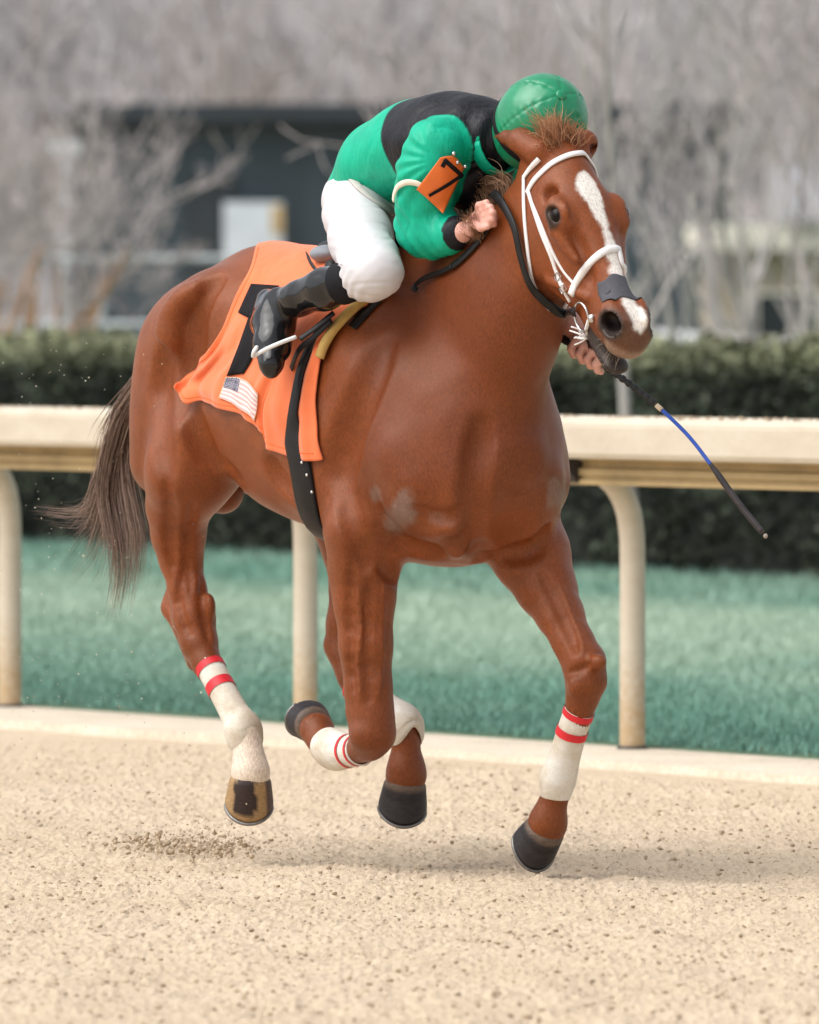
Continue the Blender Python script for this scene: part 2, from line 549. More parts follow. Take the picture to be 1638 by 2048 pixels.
ok = side(cx, cy) > STRIP + .15
cx, cy = cx[ok], cy[ok]
r = .0014 + .0055 * rng.random(len(cx)) ** 7 + .0014 * rng.random(len(cx))
zi = np.clip(((cx + 1.65) / .0050).astype(int) + 6, 0, nX - 1); zj = np.clip(((cy - 19.3) / .0180).astype(int) + 4, 0, nY - 1)
M_CRUMB = plain('sand_crumbs', (.40, .31, .215), .95, .35, 30, .6, 300, .002, spec=.1)
tag(crumbs('sand_crumbs', np.stack((cx, cy, GZ[zi, zj] + r * .4), -1), r, M_CRUMB), 'loose crumbs of damp sand scattered over the track', 'sand', kind='stuff')

# ---- pale border strip and turf
def slab(name, s0, s1, a0, a1, z0, z1, m, n=60, wob=0.0):
    """sheet between two lines parallel to the rail, with a skirt"""
    A = np.linspace(a0, a1, n)
    V, F = [], []
    w0 = wob * vnoise(np.stack((A * 2.2, A * 0, A * 0 + 3), -1)) if wob else A * 0
    for i, a in enumerate(A):
        o = G1 + RD * a
        for s, z in ((s1 + w0[i], z0), (s1 + w0[i] - .02, z1), (s0, z1), (s0, z0)): V.append((*(o + RN * s)[:2], z))
    for i in range(n - 1):
        for j in range(3): F.append((4 * i + j, 4 * i + j + 1, 4 * i + 4 + j + 1, 4 * i + 4 + j))
    return mesh_obj(name, V, F, m, None, False)
def strip_mat(nt, p):
    f = noise(nt, 3, 5, .65); g = noise(nt, 60, 4, .6)
    c = ramp(nt, f, [(.25, (.58, .49, .38)), (.7, (.72, .63, .51))])
    nt.links.new(mix(nt, 1.0, c, ramp(nt, g, [(.35, (.8, .78, .74)), (.6, (1, 1, 1))]), 'MULTIPLY'), p.inputs['Base Color'])
    p.inputs['Roughness'].default_value = .9
    bump(nt, p, g, .5, .006)
tag(slab('border_path', -.10, STRIP, -60, 60, -.06, .012, mat('pale_grit', strip_mat), 700, .035), kind='structure')
def turf_mat(nt, p):
    tc = nd(nt, 'TexCoord'); sp = nd(nt, 'SeparateXYZ'); nt.links.new(tc.outputs['Object'], sp.inputs[0])
    f = noise(nt, 5, 5, .6)
    nt.links.new(ramp(nt, f, [(.3, (.05, .105, .06)), (.7, (.09, .16, .09))]), p.inputs['Base Color'])
    p.inputs['Roughness'].default_value = .9
tag(slab('turf', -70, -.06, -90, 90, -.05, .018, mat('turf_soil', turf_mat), 60), kind='structure')
# grass blades; mown bands run along the rail
def grass(n, s0, s1, size, zb=.018):
    s = s0 + (s1 - s0) * rng.random(n)
    # keep to the strip of ground the lens sees
    a = np.empty(n)
    px = rng.uniform(-620, 2260, n)
    # along-rail coordinate where the column px crosses this line
    for i0 in range(0, n, 50000):
        sl = slice(i0, i0 + 50000)
        u = (px[sl] - IMG_W / 2) / FPX
        O = G1[None, :2] + RN[None, :2] * s[sl][:, None]
        a[sl] = (u * O[:, 1] - O[:, 0]) / (RD[0] - u * RD[1])
    P = G1[None] + RD[None] * a[:, None] + RN[None] * s[:, None]; P[:, 2] = zb
    h = size * (.6 + .8 * rng.random(n)); th = rng.random(n) * 6.28; w = size * .12
    lean = rng.normal(size=(n, 2)) * .5
    d = np.stack((np.cos(th), np.sin(th), th * 0), -1) * w[..., None] if np.ndim(w) else np.stack((np.cos(th), np.sin(th), th * 0), -1) * w
    tip = P + np.stack((lean[:, 0] * h, lean[:, 1] * h, h), -1)
    V = np.stack((P - d, P + d, tip), 1).reshape(-1, 3)
    F = np.arange(3 * n).reshape(n, 3)
    band = .5 + .5 * np.sin(np.interp(-s, (0, 1.6, 2.6, 7.0, 9.5, 30), (-1.2, -.9, -.6, 1.6, 3.8, 4.9)))
    band = np.clip(band + .22 * fbm(P * np.array((1.2, .5, 1)), 3), 0, 1)[:, None]
    col = np.array((.17, .335, .265)) * (1 - band) + np.array((.46, .58, .45)) * band
    col = col * (.84 + .32 * rng.random((n, 1))) + np.array((.05, .045, .02)) * (rng.random((n, 1)) < .12)
    return V, F, np.repeat(col, 3, 0)
gv = [grass(180000, -9, -.12, .030), grass(120000, -26, -9, .048)]
V = np.concatenate((gv[0][0], gv[1][0])); F = np.concatenate((gv[0][1], gv[1][1] + len(gv[0][0]))); Cg = np.concatenate((gv[0][2], gv[1][2]))
def blade_mat(nt, p):
    a = nd(nt, 'Attribute', attribute_name='col')
    nt.links.new(a.outputs['Color'], p.inputs['Base Color'])
    p.inputs['Roughness'].default_value = .7
    p.inputs['Specular IOR Level'].default_value = .2
M_BLADE = mat('grass_blade', blade_mat)
tag(mesh_obj('grass', V, F, M_BLADE, None, False, Cg), 'short mown blue green grass between the rail and the hedge', 'grass', kind='stuff')

# ---- running rail on gooseneck posts
rail = empty('running_rail', tuple(G1))
tag(rail, 'cream running rail on curved gooseneck posts beside the track', 'rail')
def rail_paint(nt, p):
    f = noise(nt, 4, 5, .7, stretch(nt, (1, 1, 2.5))); g = noise(nt, 70, 4, .7)
    c = ramp(nt, f, [(.25, (.50, .43, .33)), (.55, (.57, .505, .40)), (.8, (.63, .575, .48))])
    nt.links.new(mix(nt, 1.0, c, ramp(nt, g, [(.22, (.82, .78, .72)), (.42, (1, 1, 1))]), 'MULTIPLY'), p.inputs['Base Color'])
    # sand splashed up the lower part of the posts
    sp = nd(nt, 'SeparateXYZ'); tc = nd(nt, 'TexCoord'); nt.links.new(tc.outputs['Object'], sp.inputs[0])
    mr = nd(nt, 'MapRange'); mr.inputs['From Min'].default_value = .0; mr.inputs['From Max'].default_value = .55; mr.inputs['To Min'].default_value = .75; mr.inputs['To Max'].default_value = .0
    nt.links.new(sp.outputs['Z'], mr.inputs['Value'])
    sm = nd(nt, 'Math', operation='MULTIPLY'); nt.links.new(mr.outputs[0], sm.inputs[0]); nt.links.new(noise(nt, 26, 5, .7), sm.inputs[1])
    sr = ramp(nt, sm.outputs[0], [(.16, (0, 0, 0)), (.34, (1, 1, 1))])
    prev = p.inputs['Base Color'].links[0].from_socket
    nt.links.new(mix(nt, sr, prev, (.46, .33, .19)), p.inputs['Base Color'])
    p.inputs['Roughness'].default_value = .55
    bump(nt, p, g, .15, .002)
M_RAIL = mat('cream_paint', rail_paint)
M_RAIL2 = plain('shaded_cream_paint', (.44, .33, .17), .6, .2, 6, .2, 60, .002)  # same cream as the cover, shade and sand bounce put into its colour
M_DARK = plain('dark_bracket', (.035, .03, .028), .6, .2, 20)
Z3 = np.array((0, 0, 1.0))
prof = [(-.04, .99), (-.04, 1.07), (-.02, 1.092), (.02, 1.102), (.12, 1.106), (.22, 1.104), (.272, 1.102), (.287, 1.094), (.294, 1.082), (.296, 1.068), (.294, .985), (.286, .970), (.268, .966), (.262, .985), (.25, 1.0), (.0, 1.0), (-.02, .985)]
A0, A1 = -14 * SPAN, 14 * SPAN
MB().prism(prof, RD * A0, RD * A1, RN, Z3).build('rail_cover', M_RAIL, rail, False)
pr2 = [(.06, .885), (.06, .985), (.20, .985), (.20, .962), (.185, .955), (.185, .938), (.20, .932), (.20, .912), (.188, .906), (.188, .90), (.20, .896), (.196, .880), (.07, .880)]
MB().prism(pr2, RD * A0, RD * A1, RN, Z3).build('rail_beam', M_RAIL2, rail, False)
pm = None
for k in range(-4, 5):
    o = RD * (k * SPAN)
    if pm is None:
        m_ = MB()
        path = [(0, -.06), (0, .0), (0, .35), (0, .62), (.004, .72), (.02, .80), (.055, .865), (.105, .91), (.15, .935)]
        m_.tube(spline([(RN * a + Z3 * b) for a, b in path], 40), .042, 20)
        pm = m_.build('post', M_RAIL, rail, True)
        b_ = MB(); b_.prism([(-.02, .95), (.02, .972), (.25, .972), (.25, .94), (.21, .89), (.16, .872), (.08, .888)], -RD * .07, RD * .07, RN, Z3)
        bm_ = b_.build('bracket', M_DARK, rail)
        c_ = MB(); c_.tube([-Z3 * .01, Z3 * .022], [.056, .050], 20); cm_ = c_.build('post_collar', M_DARK, rail, True)
        pm.location = bm_.location = cm_.location = tuple(o)
        bm_.location = tuple(o - RD * .09)
    else:
        for src, dx in ((pm, 0), (bm_, -.09), (cm_, 0)):
            c = src.copy(); COL.objects.link(c); c.parent = rail; c.location = tuple(o + RD * dx)
# crumbs of dirt along the top edge of the rail
n = 900
aa = rng.uniform(-1 * SPAN, 3.2 * SPAN, n); ss = rng.uniform(.15, .28, n)
P = G1[None] + RD[None] * aa[:, None] + RN[None] * ss[:, None]; P[:, 2] = 1.105
o = crumbs('sand_on_rail', P, .003 + .005 * rng.random(n) ** 2, M_CRUMB)
tag(o, 'crumbs of thrown sand lying on top of the running rail', 'sand', kind='stuff')

# ---- clipped hedge behind the turf
H1, H2 = on_ground(-150, 1084), on_ground(1790, 1180)
hd = (H2 - H1) / np.linalg.norm(H2 - H1); hn = np.array((hd[1], -hd[0], 0)); hn = -hn if hn[1] > 0 else hn
HL = np.linalg.norm(H2 - H1) + 20; H0 = H1 - hd * 10
hedge = empty('clipped_hedge', tuple(H0))
tag(hedge, 'long clipped dark green hedge behind the turf', 'hedge')
HH, HW = 1.26, 1.3
def leaf_mat(nt, p):
    a = nd(nt, 'Attribute', attribute_name='col')
    nt.links.new(a.outputs['Color'], p.inputs['Base Color'])
    p.inputs['Roughness'].default_value = .8
    p.inputs['Specular IOR Level'].default_value = .1
M_LEAF = mat('hedge_leaf', leaf_mat)
n = 85000
u = rng.random(n) * HL
face = rng.random(n)
y = np.where(face < .62, 0, rng.random(n) * HW); z = np.where(face < .62, rng.random(n) * HH, HH)
dep = .16 * np.abs(rng.normal(size=n))
bul = .10 * fbm(np.stack((u * 1.6, z * 1.8, y * 2), -1), 3)
y = np.where(face < .62, dep - bul, y); z = np.where(face < .62, z, HH - dep * .8 + bul)
ctr = hd[None] * u[:, None] - hn[None] * y[:, None]; ctr[:, 2] = z
e1 = rng.normal(size=(n, 3)); e1 /= np.linalg.norm(e1, axis=1)[:, None]
e2 = np.cross(e1, rng.normal(size=(n, 3))); e2 /= np.linalg.norm(e2, axis=1)[:, None]
L_ = (.022 + .02 * rng.random(n))[:, None]
V = np.stack((ctr - e1 * L_, ctr - e2 * L_ * .55, ctr + e1 * L_, ctr + e2 * L_ * .55), 1).reshape(-1, 3)
tone = (.6 + .8 * rng.random((n, 1))) * (1 + .5 * fbm(ctr * 2.2, 2)[:, None])
col = np.array((.042, .052, .036)) * tone + (rng.random((n, 1)) < .06) * np.array((.06, .06, .05))
fresh = sstep(HH - .22, HH, z)[:, None]  # leaves paler towards the hedge top: sky light put into their colour
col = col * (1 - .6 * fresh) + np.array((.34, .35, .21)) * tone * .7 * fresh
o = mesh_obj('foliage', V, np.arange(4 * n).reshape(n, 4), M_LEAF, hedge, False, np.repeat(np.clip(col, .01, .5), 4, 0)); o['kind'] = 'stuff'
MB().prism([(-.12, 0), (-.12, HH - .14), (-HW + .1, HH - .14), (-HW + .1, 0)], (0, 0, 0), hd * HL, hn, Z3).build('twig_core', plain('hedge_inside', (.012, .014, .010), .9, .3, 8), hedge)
# bare soil under the hedge
tag(mesh_obj('hedge_soil', [tuple(H0 + hn * .45 + Z3 * .024), tuple(H0 + hd * HL + hn * .45 + Z3 * .024), tuple(H0 + hd * HL - hn * 2 + Z3 * .024), tuple(H0 - hn * 2 + Z3 * .024)], [(0, 1, 2, 3)],
             plain('dark_mulch', (.035, .028, .022), .95, .4, 6)), kind='structure')

# ---- bare winter trees
def tree_mesh(seed, stems=5, wig=.13, H=4.5, spread=.34, depth=5, r0=.05, upw=.25, ratio=.72, kids=(2, 3), twig=.006):
    R = np.random.default_rng(seed)
    segs = {'trunk': [], 'branches': []}
    def grow(p, d, L, r, lev):
        n = 4 if lev < 3 else 3
        pts = [p]; q = p.copy(); dd = d.copy()
        for _ in range(n):
            dd = unit_(dd + R.normal(size=3) * (wig if lev < 2 else .13) + np.array((0, 0, upw * .25)))
            q = q + dd * L / n; pts.append(q)
        r1 = max(r * .62, twig)
        segs['trunk' if lev <= 1 else 'branches'].append((np.array(pts), np.linspace(r, r1, n + 1), lev))
        if lev >= depth: return
        for k in range(R.integers(kids[0], kids[1] + 1)):
            t = R.uniform(.45, 1.0) if k else 1.0
            i = min(int(t * n), n); base = pts[i]
            nd_ = unit_(dd + R.normal(size=3) * np.array((.55, .55, .35)) + np.array((0, 0, upw)))
            grow(base, nd_, L * ratio * R.uniform(.75, 1.15), max(r1 * R.uniform(.65, .9), twig), lev + 1)
    for k in range(stems):
        a = 6.283 * (k + R.random() * .5) / stems
        d = unit_(np.array((math.cos(a) * spread, math.sin(a) * spread, 1.0)))
        grow(np.array((math.cos(a), math.sin(a), 0)) * .06, d, H * .30 * R.uniform(.85, 1.1), r0 * R.uniform(.7, 1.05), 0)
    return segs
def unit_(v): return v / (np.linalg.norm(v) + 1e-12)
def tubes_np(items, sides=None):
    Vs, Fs, lv, n0 = [], [], [], 0
    for pts, r, lev in items:
        n = 6 if lev < 2 else (4 if lev < 4 else 3)
        if sides: n = sides
        t = np.gradient(pts, axis=0); t /= np.linalg.norm(t, axis=1)[:, None] + 1e-12
        x = np.cross(t, (.31, .77, .2)); x /= np.linalg.norm(x, axis=1)[:, None] + 1e-12; y = np.cross(t, x)
        a = np.arange(n) * 6.2832 / n
        V = pts[:, None] + r[:, None, None] * (np.cos(a)[None, :, None] * x[:, None] + np.sin(a)[None, :, None] * y[:, None])
        m = len(pts); i = (np.arange(m - 1)[:, None] * n + np.arange(n)[None]); i2 = (np.arange(m - 1)[:, None] * n + (np.arange(n)[None] + 1) % n)
        Fs.append(np.stack((i, i2, i2 + n, i + n), -1).reshape(-1, 4) + n0); n0 += m * n
        Vs.append(V.reshape(-1, 3)); lv.append(np.full(m * n, lev))
    return np.concatenate(Vs), np.concatenate(Fs), np.concatenate(lv)
M_BARK = plain('pale_smooth_bark', (.44, .40, .37), .75, .3, 5, .4, 40, .01)
M_BARK2 = plain('orange_brown_bark', (.46, .25, .12), .7, .3, 5, .4, 40, .01)
M_TWIG = plain('grey_brown_twigs', (.46, .43, .42), .8, .35, 2)
M_TWIG2 = plain('reddish_twigs', (.44, .385, .37), .8, .35, 2)
TREES = {}
def tree_proto(key, bark, twigm, **kw):
    s = tree_mesh(**kw)
    out = []
    for nm, m in (('trunk', bark), ("branches", twigm)):
        v, f, _ = tubes_np(s[nm])
        o = mesh_obj(nm, v, f, m)
        out.append(o)
    TREES[key] = [out, False]
tree_proto('a', M_BARK2, M_TWIG2, seed=5, stems=6, H=4.6, spread=.42, depth=6, r0=.055, upw=.20, twig=.0045)
tree_proto('b', M_BARK, M_TWIG, seed=9, stems=5, H=5.2, spread=.30, depth=6, r0=.045, upw=.3, twig=.0042, kids=(2, 2))
tree_proto('c', M_BARK, M_TWIG2, seed=14, stems=5, H=4.8, spread=.36, depth=6, r0=.042, upw=.26, twig=.0045, kids=(2, 2))
tree_proto('d', M_BARK, M_TWIG, seed=23, stems=1, wig=.03, H=6.0, spread=.02, depth=6, r0=.055, upw=.35, twig=.0045)
def plant(key, px, z, rot, sc, label, dx=0):
    w = at_depth(px, 620, z)
    r = empty('crape_myrtle', (w[0], w[1], 0), rot)
    r.scale = (sc, sc, sc)
    tag(r, label, 'tree', 'bare crape myrtles behind the rail')
    pr, used = TREES[key]
    for o in pr:
        c = o if not used else o.copy()
        if used: COL.objects.link(c)
        c.parent = r
    TREES[key][1] = True
    return r
plant('a', 30, 76, .4, .95, 'bare tree with orange brown trunks beside the dark barn')
plant('a', -190, 70, 2.1, 1.0, 'bare reddish tree at the edge left of the dark barn')
plant('d', 1296, 49.6, 1.0, 1.0, 'pale grey bare tree rising from in front of the hedge')
plant('c', 1130, 62, 2.2, 1.05, 'reddish bare tree standing behind the horse head')
plant('b', 1480, 66, 3.0, 1.1, 'bare grey tree in front of the cream pavilion')
plant('c', 1660, 58, 4.1, 1.1, 'bare reddish tree beside the white far rail')
plant('c', 1570, 82, 1.7, 1.1, 'forked bare tree right before the cream pavilion windows')
plant('c', 1370, 92, .9, 1.3, 'tall bare tree between barn and cream pavilion')

# ---- far fence rails
M_GALV = plain('galvanised_pipe', (.42, .45, .46), .55, .15, 3)
M_WFENCE = plain('white_fence_paint', (.66, .66, .66), .6, .1, 3)
def far_fence(name, label, p0, p1, heights, r, posts, m):
    e = empty(name, tuple(p0)); tag(e, label, 'fence')
    v = np.asarray(p1) - np.asarray(p0); L = np.linalg.norm(v); d = v / L
    for h in heights: MB().tube([Z3 * h, d * L + Z3 * h], r, 8).build('fence_rail', m, e, True)
    src = None
    for k in range(posts + 1):
        if src is None:
            src = MB().tube([-Z3 * .3, Z3 * (max(heights) + .03)], r * 1.1, 8).build('fence_post', m, e, True); c = src
        else: c = src.copy(); COL.objects.link(c); c.parent = e
        c.location = tuple(d * L * k / posts)
w0, w1 = at_depth(-300, 620, 100), at_depth(720, 620, 97); w0[2] = w1[2] = 0
far_fence('pipe_fence', 'grey pipe fence standing in front of the dark barn', w0, w1, (1.30, 1.98), .034, 4, M_GALV)
w0, w1 = at_depth(1120, 620, 150), at_depth(1760, 620, 66); w0[2] = w1[2] = 0
far_fence('white_rail_fence', 'white rail fence running past the bare trees', w0, w1, (1.16, .6), .06, 14, M_WFENCE)

# ---- dark barn with sign
BZ = 150.0
def bp(px, py, z=BZ): return at_depth(px, py, z)
x0, x1 = bp(150, 620)[0], bp(1460, 620)[0]
ztop = bp(600, 207)[2]
barn = empty('dark_barn', (x0, BZ, 0))
tag(barn, 'long dark slate blue barn behind the bare trees', 'barn')
M_BARN = plain('slate_blue_siding', (.046, .068, .084), .75, .2, 1.5)
M_BARN2 = plain('dark_trim', (.032, .043, .05), .7, .2, 2)
W = x1 - x0
MB().box((W / 2, 5, ztop / 2), (W, 9.8, ztop)).build('wall', M_BARN2, barn)
nb = 16; bh = (ztop - .35) / nb
src = None
for k in range(nb):
    if src is None:
        m_ = MB(); m_.add([(0, 0, 0), (W, 0, 0), (W, -.015, bh * .96), (0, -.015, bh * .96), (0, .06, 0), (W, .06, 0), (W, .06, bh * .96), (0, .06, bh * .96)],
                          [(0, 1, 2, 3), (3, 2, 6, 7), (4, 5, 1, 0), (0, 3, 7, 4), (1, 5, 6, 2)])
        src = m_.build('siding_board', M_BARN, barn); c = src
    else: c = src.copy(); COL.objects.link(c); c.parent = barn
    c.location = (0, -.012 - .0, k * bh)
MB().prism([(-.6, ztop - .32), (-.62, ztop - .18), (5, ztop + .02), (10.6, ztop - .18), (10.6, ztop - .32), (5, ztop - .1)], (-.4, 0, 0), (W + .4, 0, 0), (0, 1, 0), Z3).build('roof', plain('dark_roof', (.034, .045, .052), .8, .2, 1), barn)
dx0, dx1 = bp(370, 0)[0] - x0, bp(470, 0)[0] - x0; dh = bp(400, 350)[2]
dr = MB().box(((dx0 + dx1) / 2, -.05, dh / 2), (dx1 - dx0, .06, dh)).build('door', M_BARN2, barn)
MB().box((dx1 - .12, -.1, 1.05), (.04, .06, .14)).build('handle', M_GALV, dr)
s0, s1 = bp(447, 404, BZ - .5), bp(566, 497, BZ - .5)
sign = empty('sign_board', ((s0[0] + s1[0]) / 2, BZ - .5, 0))
tag(sign, 'pale blue white sign board standing before the dark barn', 'sign')
w_ = s1[0] - s0[0]
MB().box((0, 0, (s0[2] + s1[2]) / 2 - .1), (w_, .05, s0[2] - s1[2] + .2)).build('panel', plain('pale_sign', (.55, .62, .68), .5, .08, 3), sign)
MB().box((w_ * .40, -.04, s0[2] - .28), (w_ * .2, .02, .45)).build('emblem', plain('tan_emblem', (.45, .34, .18), .6, .3, 4), sign)
for sx in (-.42, .42): MB().box((w_ * sx, .05, s1[2] / 2), (.08, .05, s1[2])).build('leg', M_GALV, sign)
p_ = bp(130, 295, 110)
nb_ = empty('notice_board', (p_[0], 110, 0)); tag(nb_, 'small white notice board on a post behind the orange trunked tree', 'sign')
MB().box((0, 0, p_[2]), (.36, .04, .16)).build('panel', M_WFENCE, nb_)
MB().tube([(0, .05, 0), (0, .05, p_[2] - .05)], .03, 8).build('post', M_GALV, nb_, True)

# ---- cream pavilion on the right
PZ = 125.0
x0, x1 = bp(1425, 0, PZ)[0], bp(1425, 0, PZ)[0] + 9
pav = empty('cream_pavilion', (x0, PZ, 0)); tag(pav, 'low cream pavilion with grey roof beyond the bare trees', 'building')
zt, zb = bp(1500, 448, PZ)[2], bp(1500, 500, PZ)[2]
M_CREAM = plain('cream_render', (.80, .74, .62), .7, .1, 2); M_TAN = plain('tan_render', (.40, .33, .25), .8, .15, 2)
MB().box((4.5, 2.5, zb / 2), (9, 5, zb)).build('wall', M_TAN, pav)
MB().box((4.5, 2.4, (zt + zb) / 2), (9.4, 5.6, zt - zb)).build('fascia', M_CREAM, pav)
MB().prism([(-.6, 0), (2.5, .75), (5.6, 0), (5.6, -.06), (-.6, -.06)], (.9, 0, zt + .06), (9.6, 0, zt + .06), (0, 1, 0), Z3).build('roof', plain('grey_roof', (.30, .30, .31), .7, .15, 2), pav)
src = None
for k in range(6):
    if src is None:
        src = MB().box((0, 0, 0), (.8, .06, .9)).build('window', plain('dark_glass', (.03, .035, .04), .15, .1, 3), pav); c = src
        fr_ = MB()
        for dx_, dz_, sx_, sz_ in ((0, .48, .92, .06), (0, -.48, .92, .06), (.43, 0, .06, .9), (-.43, 0, .06, .9)): fr_.box((dx_, -.03, dz_), (sx_, .08, sz_))
        fr_ = fr_.build('frame', M_CREAM, src)
    else:
        c = src.copy(); COL.objects.link(c); c.parent = pav
        g_ = fr_.copy(); COL.objects.link(g_); g_.parent = c
    c.location = (1.0 + k * 1.4, -.03, 1.2)

# ---- wooded hill
hx = np.linspace(-260, 260, 110); hy = np.concatenate((np.linspace(165, 420, 70), np.linspace(440, 900, 20)))
HX, HY = np.meshgrid(hx, hy, indexing='ij')
HZ = 62 * sstep(165, 560, HY) + 3 * fbm(np.stack((HX * .02, HY * .02, HX * 0), -1), 3) * sstep(165, 260, HY) - .3
idx = np.arange(HX.size).reshape(HX.shape)
def hill_mat(nt, p):
    f = noise(nt, .25, 6, .7); g = noise(nt, 1.6, 5, .7, stretch(nt, (1, .4, .5)))
    c = ramp(nt, f, [(.3, (.22, .205, .21)), (.5, (.30, .28, .27)), (.7, (.26, .255, .265))])
    nt.links.new(mix(nt, 1.0, c, ramp(nt, g, [(.3, (.6, .6, .62)), (.65, (1.2, 1.18, 1.15))]), 'MULTIPLY'), p.inputs['Base Color'])
    p.inputs['Roughness'].default_value = 1
tag(mesh_obj('hill', np.stack((HX, HY, HZ), -1).reshape(-1, 3), np.stack((idx[:-1, :-1], idx[1:, :-1], idx[1:, 1:], idx[:-1, 1:]), -1).reshape(-1, 4), mat('leaf_litter', hill_mat)), kind='structure')
s_ = tree_mesh(31, stems=1, H=14, spread=.1, depth=4, r0=.20, upw=.25, ratio=.68, kids=(2, 3), twig=.035)
v, f, _ = tubes_np(s_['trunk'] + s_['branches'], 3)
nT = 230
ty = 172 + 330 * rng.random(nT) ** 1.4; tx = (rng.random(nT) - .5) * 2 * (ty * .052 + 6)
i = np.clip(((tx + 260) / 520 * 109).astype(int), 0, 109); j = np.clip(np.searchsorted(hy, ty), 0, len(hy) - 1)
tz = HZ[i, j] - .5
a = rng.random(nT) * 6.28; sc_ = (.65 + .6 * rng.random(nT))
ca, sa = (np.cos(a) * sc_)[:, None], (np.sin(a) * sc_)[:, None]
VV = np.stack((v[None, :, 0] * ca - v[None, :, 1] * sa + tx[:, None], v[None, :, 0] * sa + v[None, :, 1] * ca + ty[:, None], v[None, :, 2] * sc_[:, None] + tz[:, None]), -1).reshape(-1, 3)
FF = (f[None] + len(v) * np.arange(nT)[:, None, None]).reshape(-1, 4)
tag(mesh_obj('bare_woodland', VV, FF, plain('woodland_twigs', (.42, .40, .40), .9, .35, .3)), 'grey leafless woodland covering the hill behind the barn', 'woodland', kind='stuff')

# ---- sand thrown up by the hind hoof
n = 420
ang = rng.normal(size=n)
px_ = np.concatenate((rng.normal(300, 45, 150), rng.normal(430, 45, 200), rng.uniform(20, 420, 70)))
py_ = np.concatenate((rng.normal(1688, 14, 150), rng.normal(1702, 14, 200), rng.uniform(1380, 1640, 70)))
C_ = np.array([at_depth(x, min(y, 1722), 25.35 + .25 * rng.normal()) for x, y in zip(px_, py_)]); C_[:, 2] = np.maximum(C_[:, 2], .012)
R_ = np.concatenate((.0022 + .006 * rng.random(350) ** 2.5, .0012 + .0012 * rng.random(70)))
tag(crumbs('kicked_sand', C_, R_, M_CRUMB, None, .85), 'spray of sand thrown up behind the trailing hind hoof', 'sand', kind='stuff')
n = 1100
px_ = rng.normal(390, 85, n); py_ = 1728 - np.abs(rng.normal(0, 42, n))
C_ = np.array([at_depth(x, y, 25.35 + .22 * r_) for x, y, r_ in zip(px_, py_, rng.normal(size=n))]); C_[:, 2] = np.maximum(C_[:, 2], .006)
tag(crumbs('sand_spray', C_, .0008 + .0026 * rng.random(n) ** 2, plain('dry_thrown_sand', (.50, .40, .29), .95, .3, 30), None, .9), 'fine spray of grains hanging over the fresh hoof print', 'sand', kind='stuff')
n = 260
C_ = np.array([at_depth(x, y, 25.6 + .5 * r_) for x, y, r_ in zip(rng.uniform(0, 420, n) ** 1.0, rng.uniform(650, 1480, n), rng.normal(size=n))])
tag(crumbs('airborne_grit', C_, .0009 + .0012 * rng.random(n) ** 3, plain('pale_grit_specks', (.75, .68, .58), .9), None, 1), 'fine pale grit hanging in the air behind the horse', 'sand', kind='stuff')
# ================================================================== the racehorse
I3 = np.eye(3)
def unit(v):
    v = np.asarray(v, float); return v / np.linalg.norm(v)
HB = Shape()                                     # horse body
# trunk: (forward, top, bottom, half width, egg)
HB.loft((0, 0, 0), I3, [
    (-1.06, 1.33, 1.18, .04, 0), (-1.02, 1.40, 1.12, .09, 0), (-.94, 1.475, 1.08, .125, -.08), (-.82, 1.565, 1.05, .165, -.14),
    (-.65, 1.62, 1.01, .215, -.14), (-.45, 1.605, .94, .24, -.12), (-.2, 1.59, .865, .25, -.16), (0, 1.585, .82, .235, -.24),
    (.15, 1.53, .795, .215, -.18), (.3, 1.42, .795, .20, -.08), (.42, 1.30, .83, .17, 0), (.5, 1.18, .92, .11, 0), (.545, 1.1, 1.02, .04, 0)], k=.05, n=2.25)
TRK = Shape(); TRK.p = [HB.p[0]]                 # trunk alone, for the girth
# neck
HB.cone((.19, 0, 1.25), .265, (.45, 0, 1.475), .185, .15, .58)
HB.cone((.45, 0, 1.475), .185, (.645, 0, 1.665), .122, .09, .60)
HB.cone((.655, 0, 1.665), .125, (.73, 0, 1.79), .085, .05, .72)
HB.cone((.42, 0, 1.18), .09, (.620, 0, 1.50), .056, .09)                  # windpipe line
HB.cone((.02, 0, 1.54), .05, (.40, 0, 1.61), .045, .07)                 # crest
for s in (-1, 1):
    # shoulder blade, point of shoulder, triceps, breast
    HB.cone((-.02, s * .125, 1.40), .10, (.31, s * .165, 1.08), .11, .08)
    HB.ell((.04, s * .185, 1.06), (.20, .085, .20), None, .08)
    HB.ell((.34, s * .165, 1.02), (.10, .085, .14), None, .05)
    HB.ell((.40, s * .095, .965), (.115, .10, .15), None, .03)
    HB.cone((.25, s * .12, 1.25), .1, (.46, s * .08, 1.03), .07, .10)
    HB.cone((.12, s * .16, 1.30), .05, (.36, s * .18, 1.00), .05, .09)
    # ribs and flank, loin, hip bone
    HB.ell((-.24, s * .12, 1.20), (.40, .155, .27), None, .10); TRK.p.append(HB.p[-1])
    HB.ell((-.60, s * .175, 1.46), (.13, .06, .07), None, .10)
    HB.ell((-.71, s * .125, 1.385), (.25, .12, .15), None, .08)
    # hind quarter
    HB.ell((-.79, s * .15, 1.22), (.19, .11, .24), None, .08)
    HB.cone((-.90, s * .11, 1.32), .095, (-.915, s * .145, 1.04), .09, .08)
HB.cone((-.97, 0, 1.40), .05, (-1.07, 0, 1.33), .035, .05)              # dock
HB.ell((.43, 0, 1.13), (.10, .13, .17), None, .10)                         # breastbone
for s in (-1, 1): HB.ell((.355, s * .085, 1.19), (.10, .08, .13), None, .11)
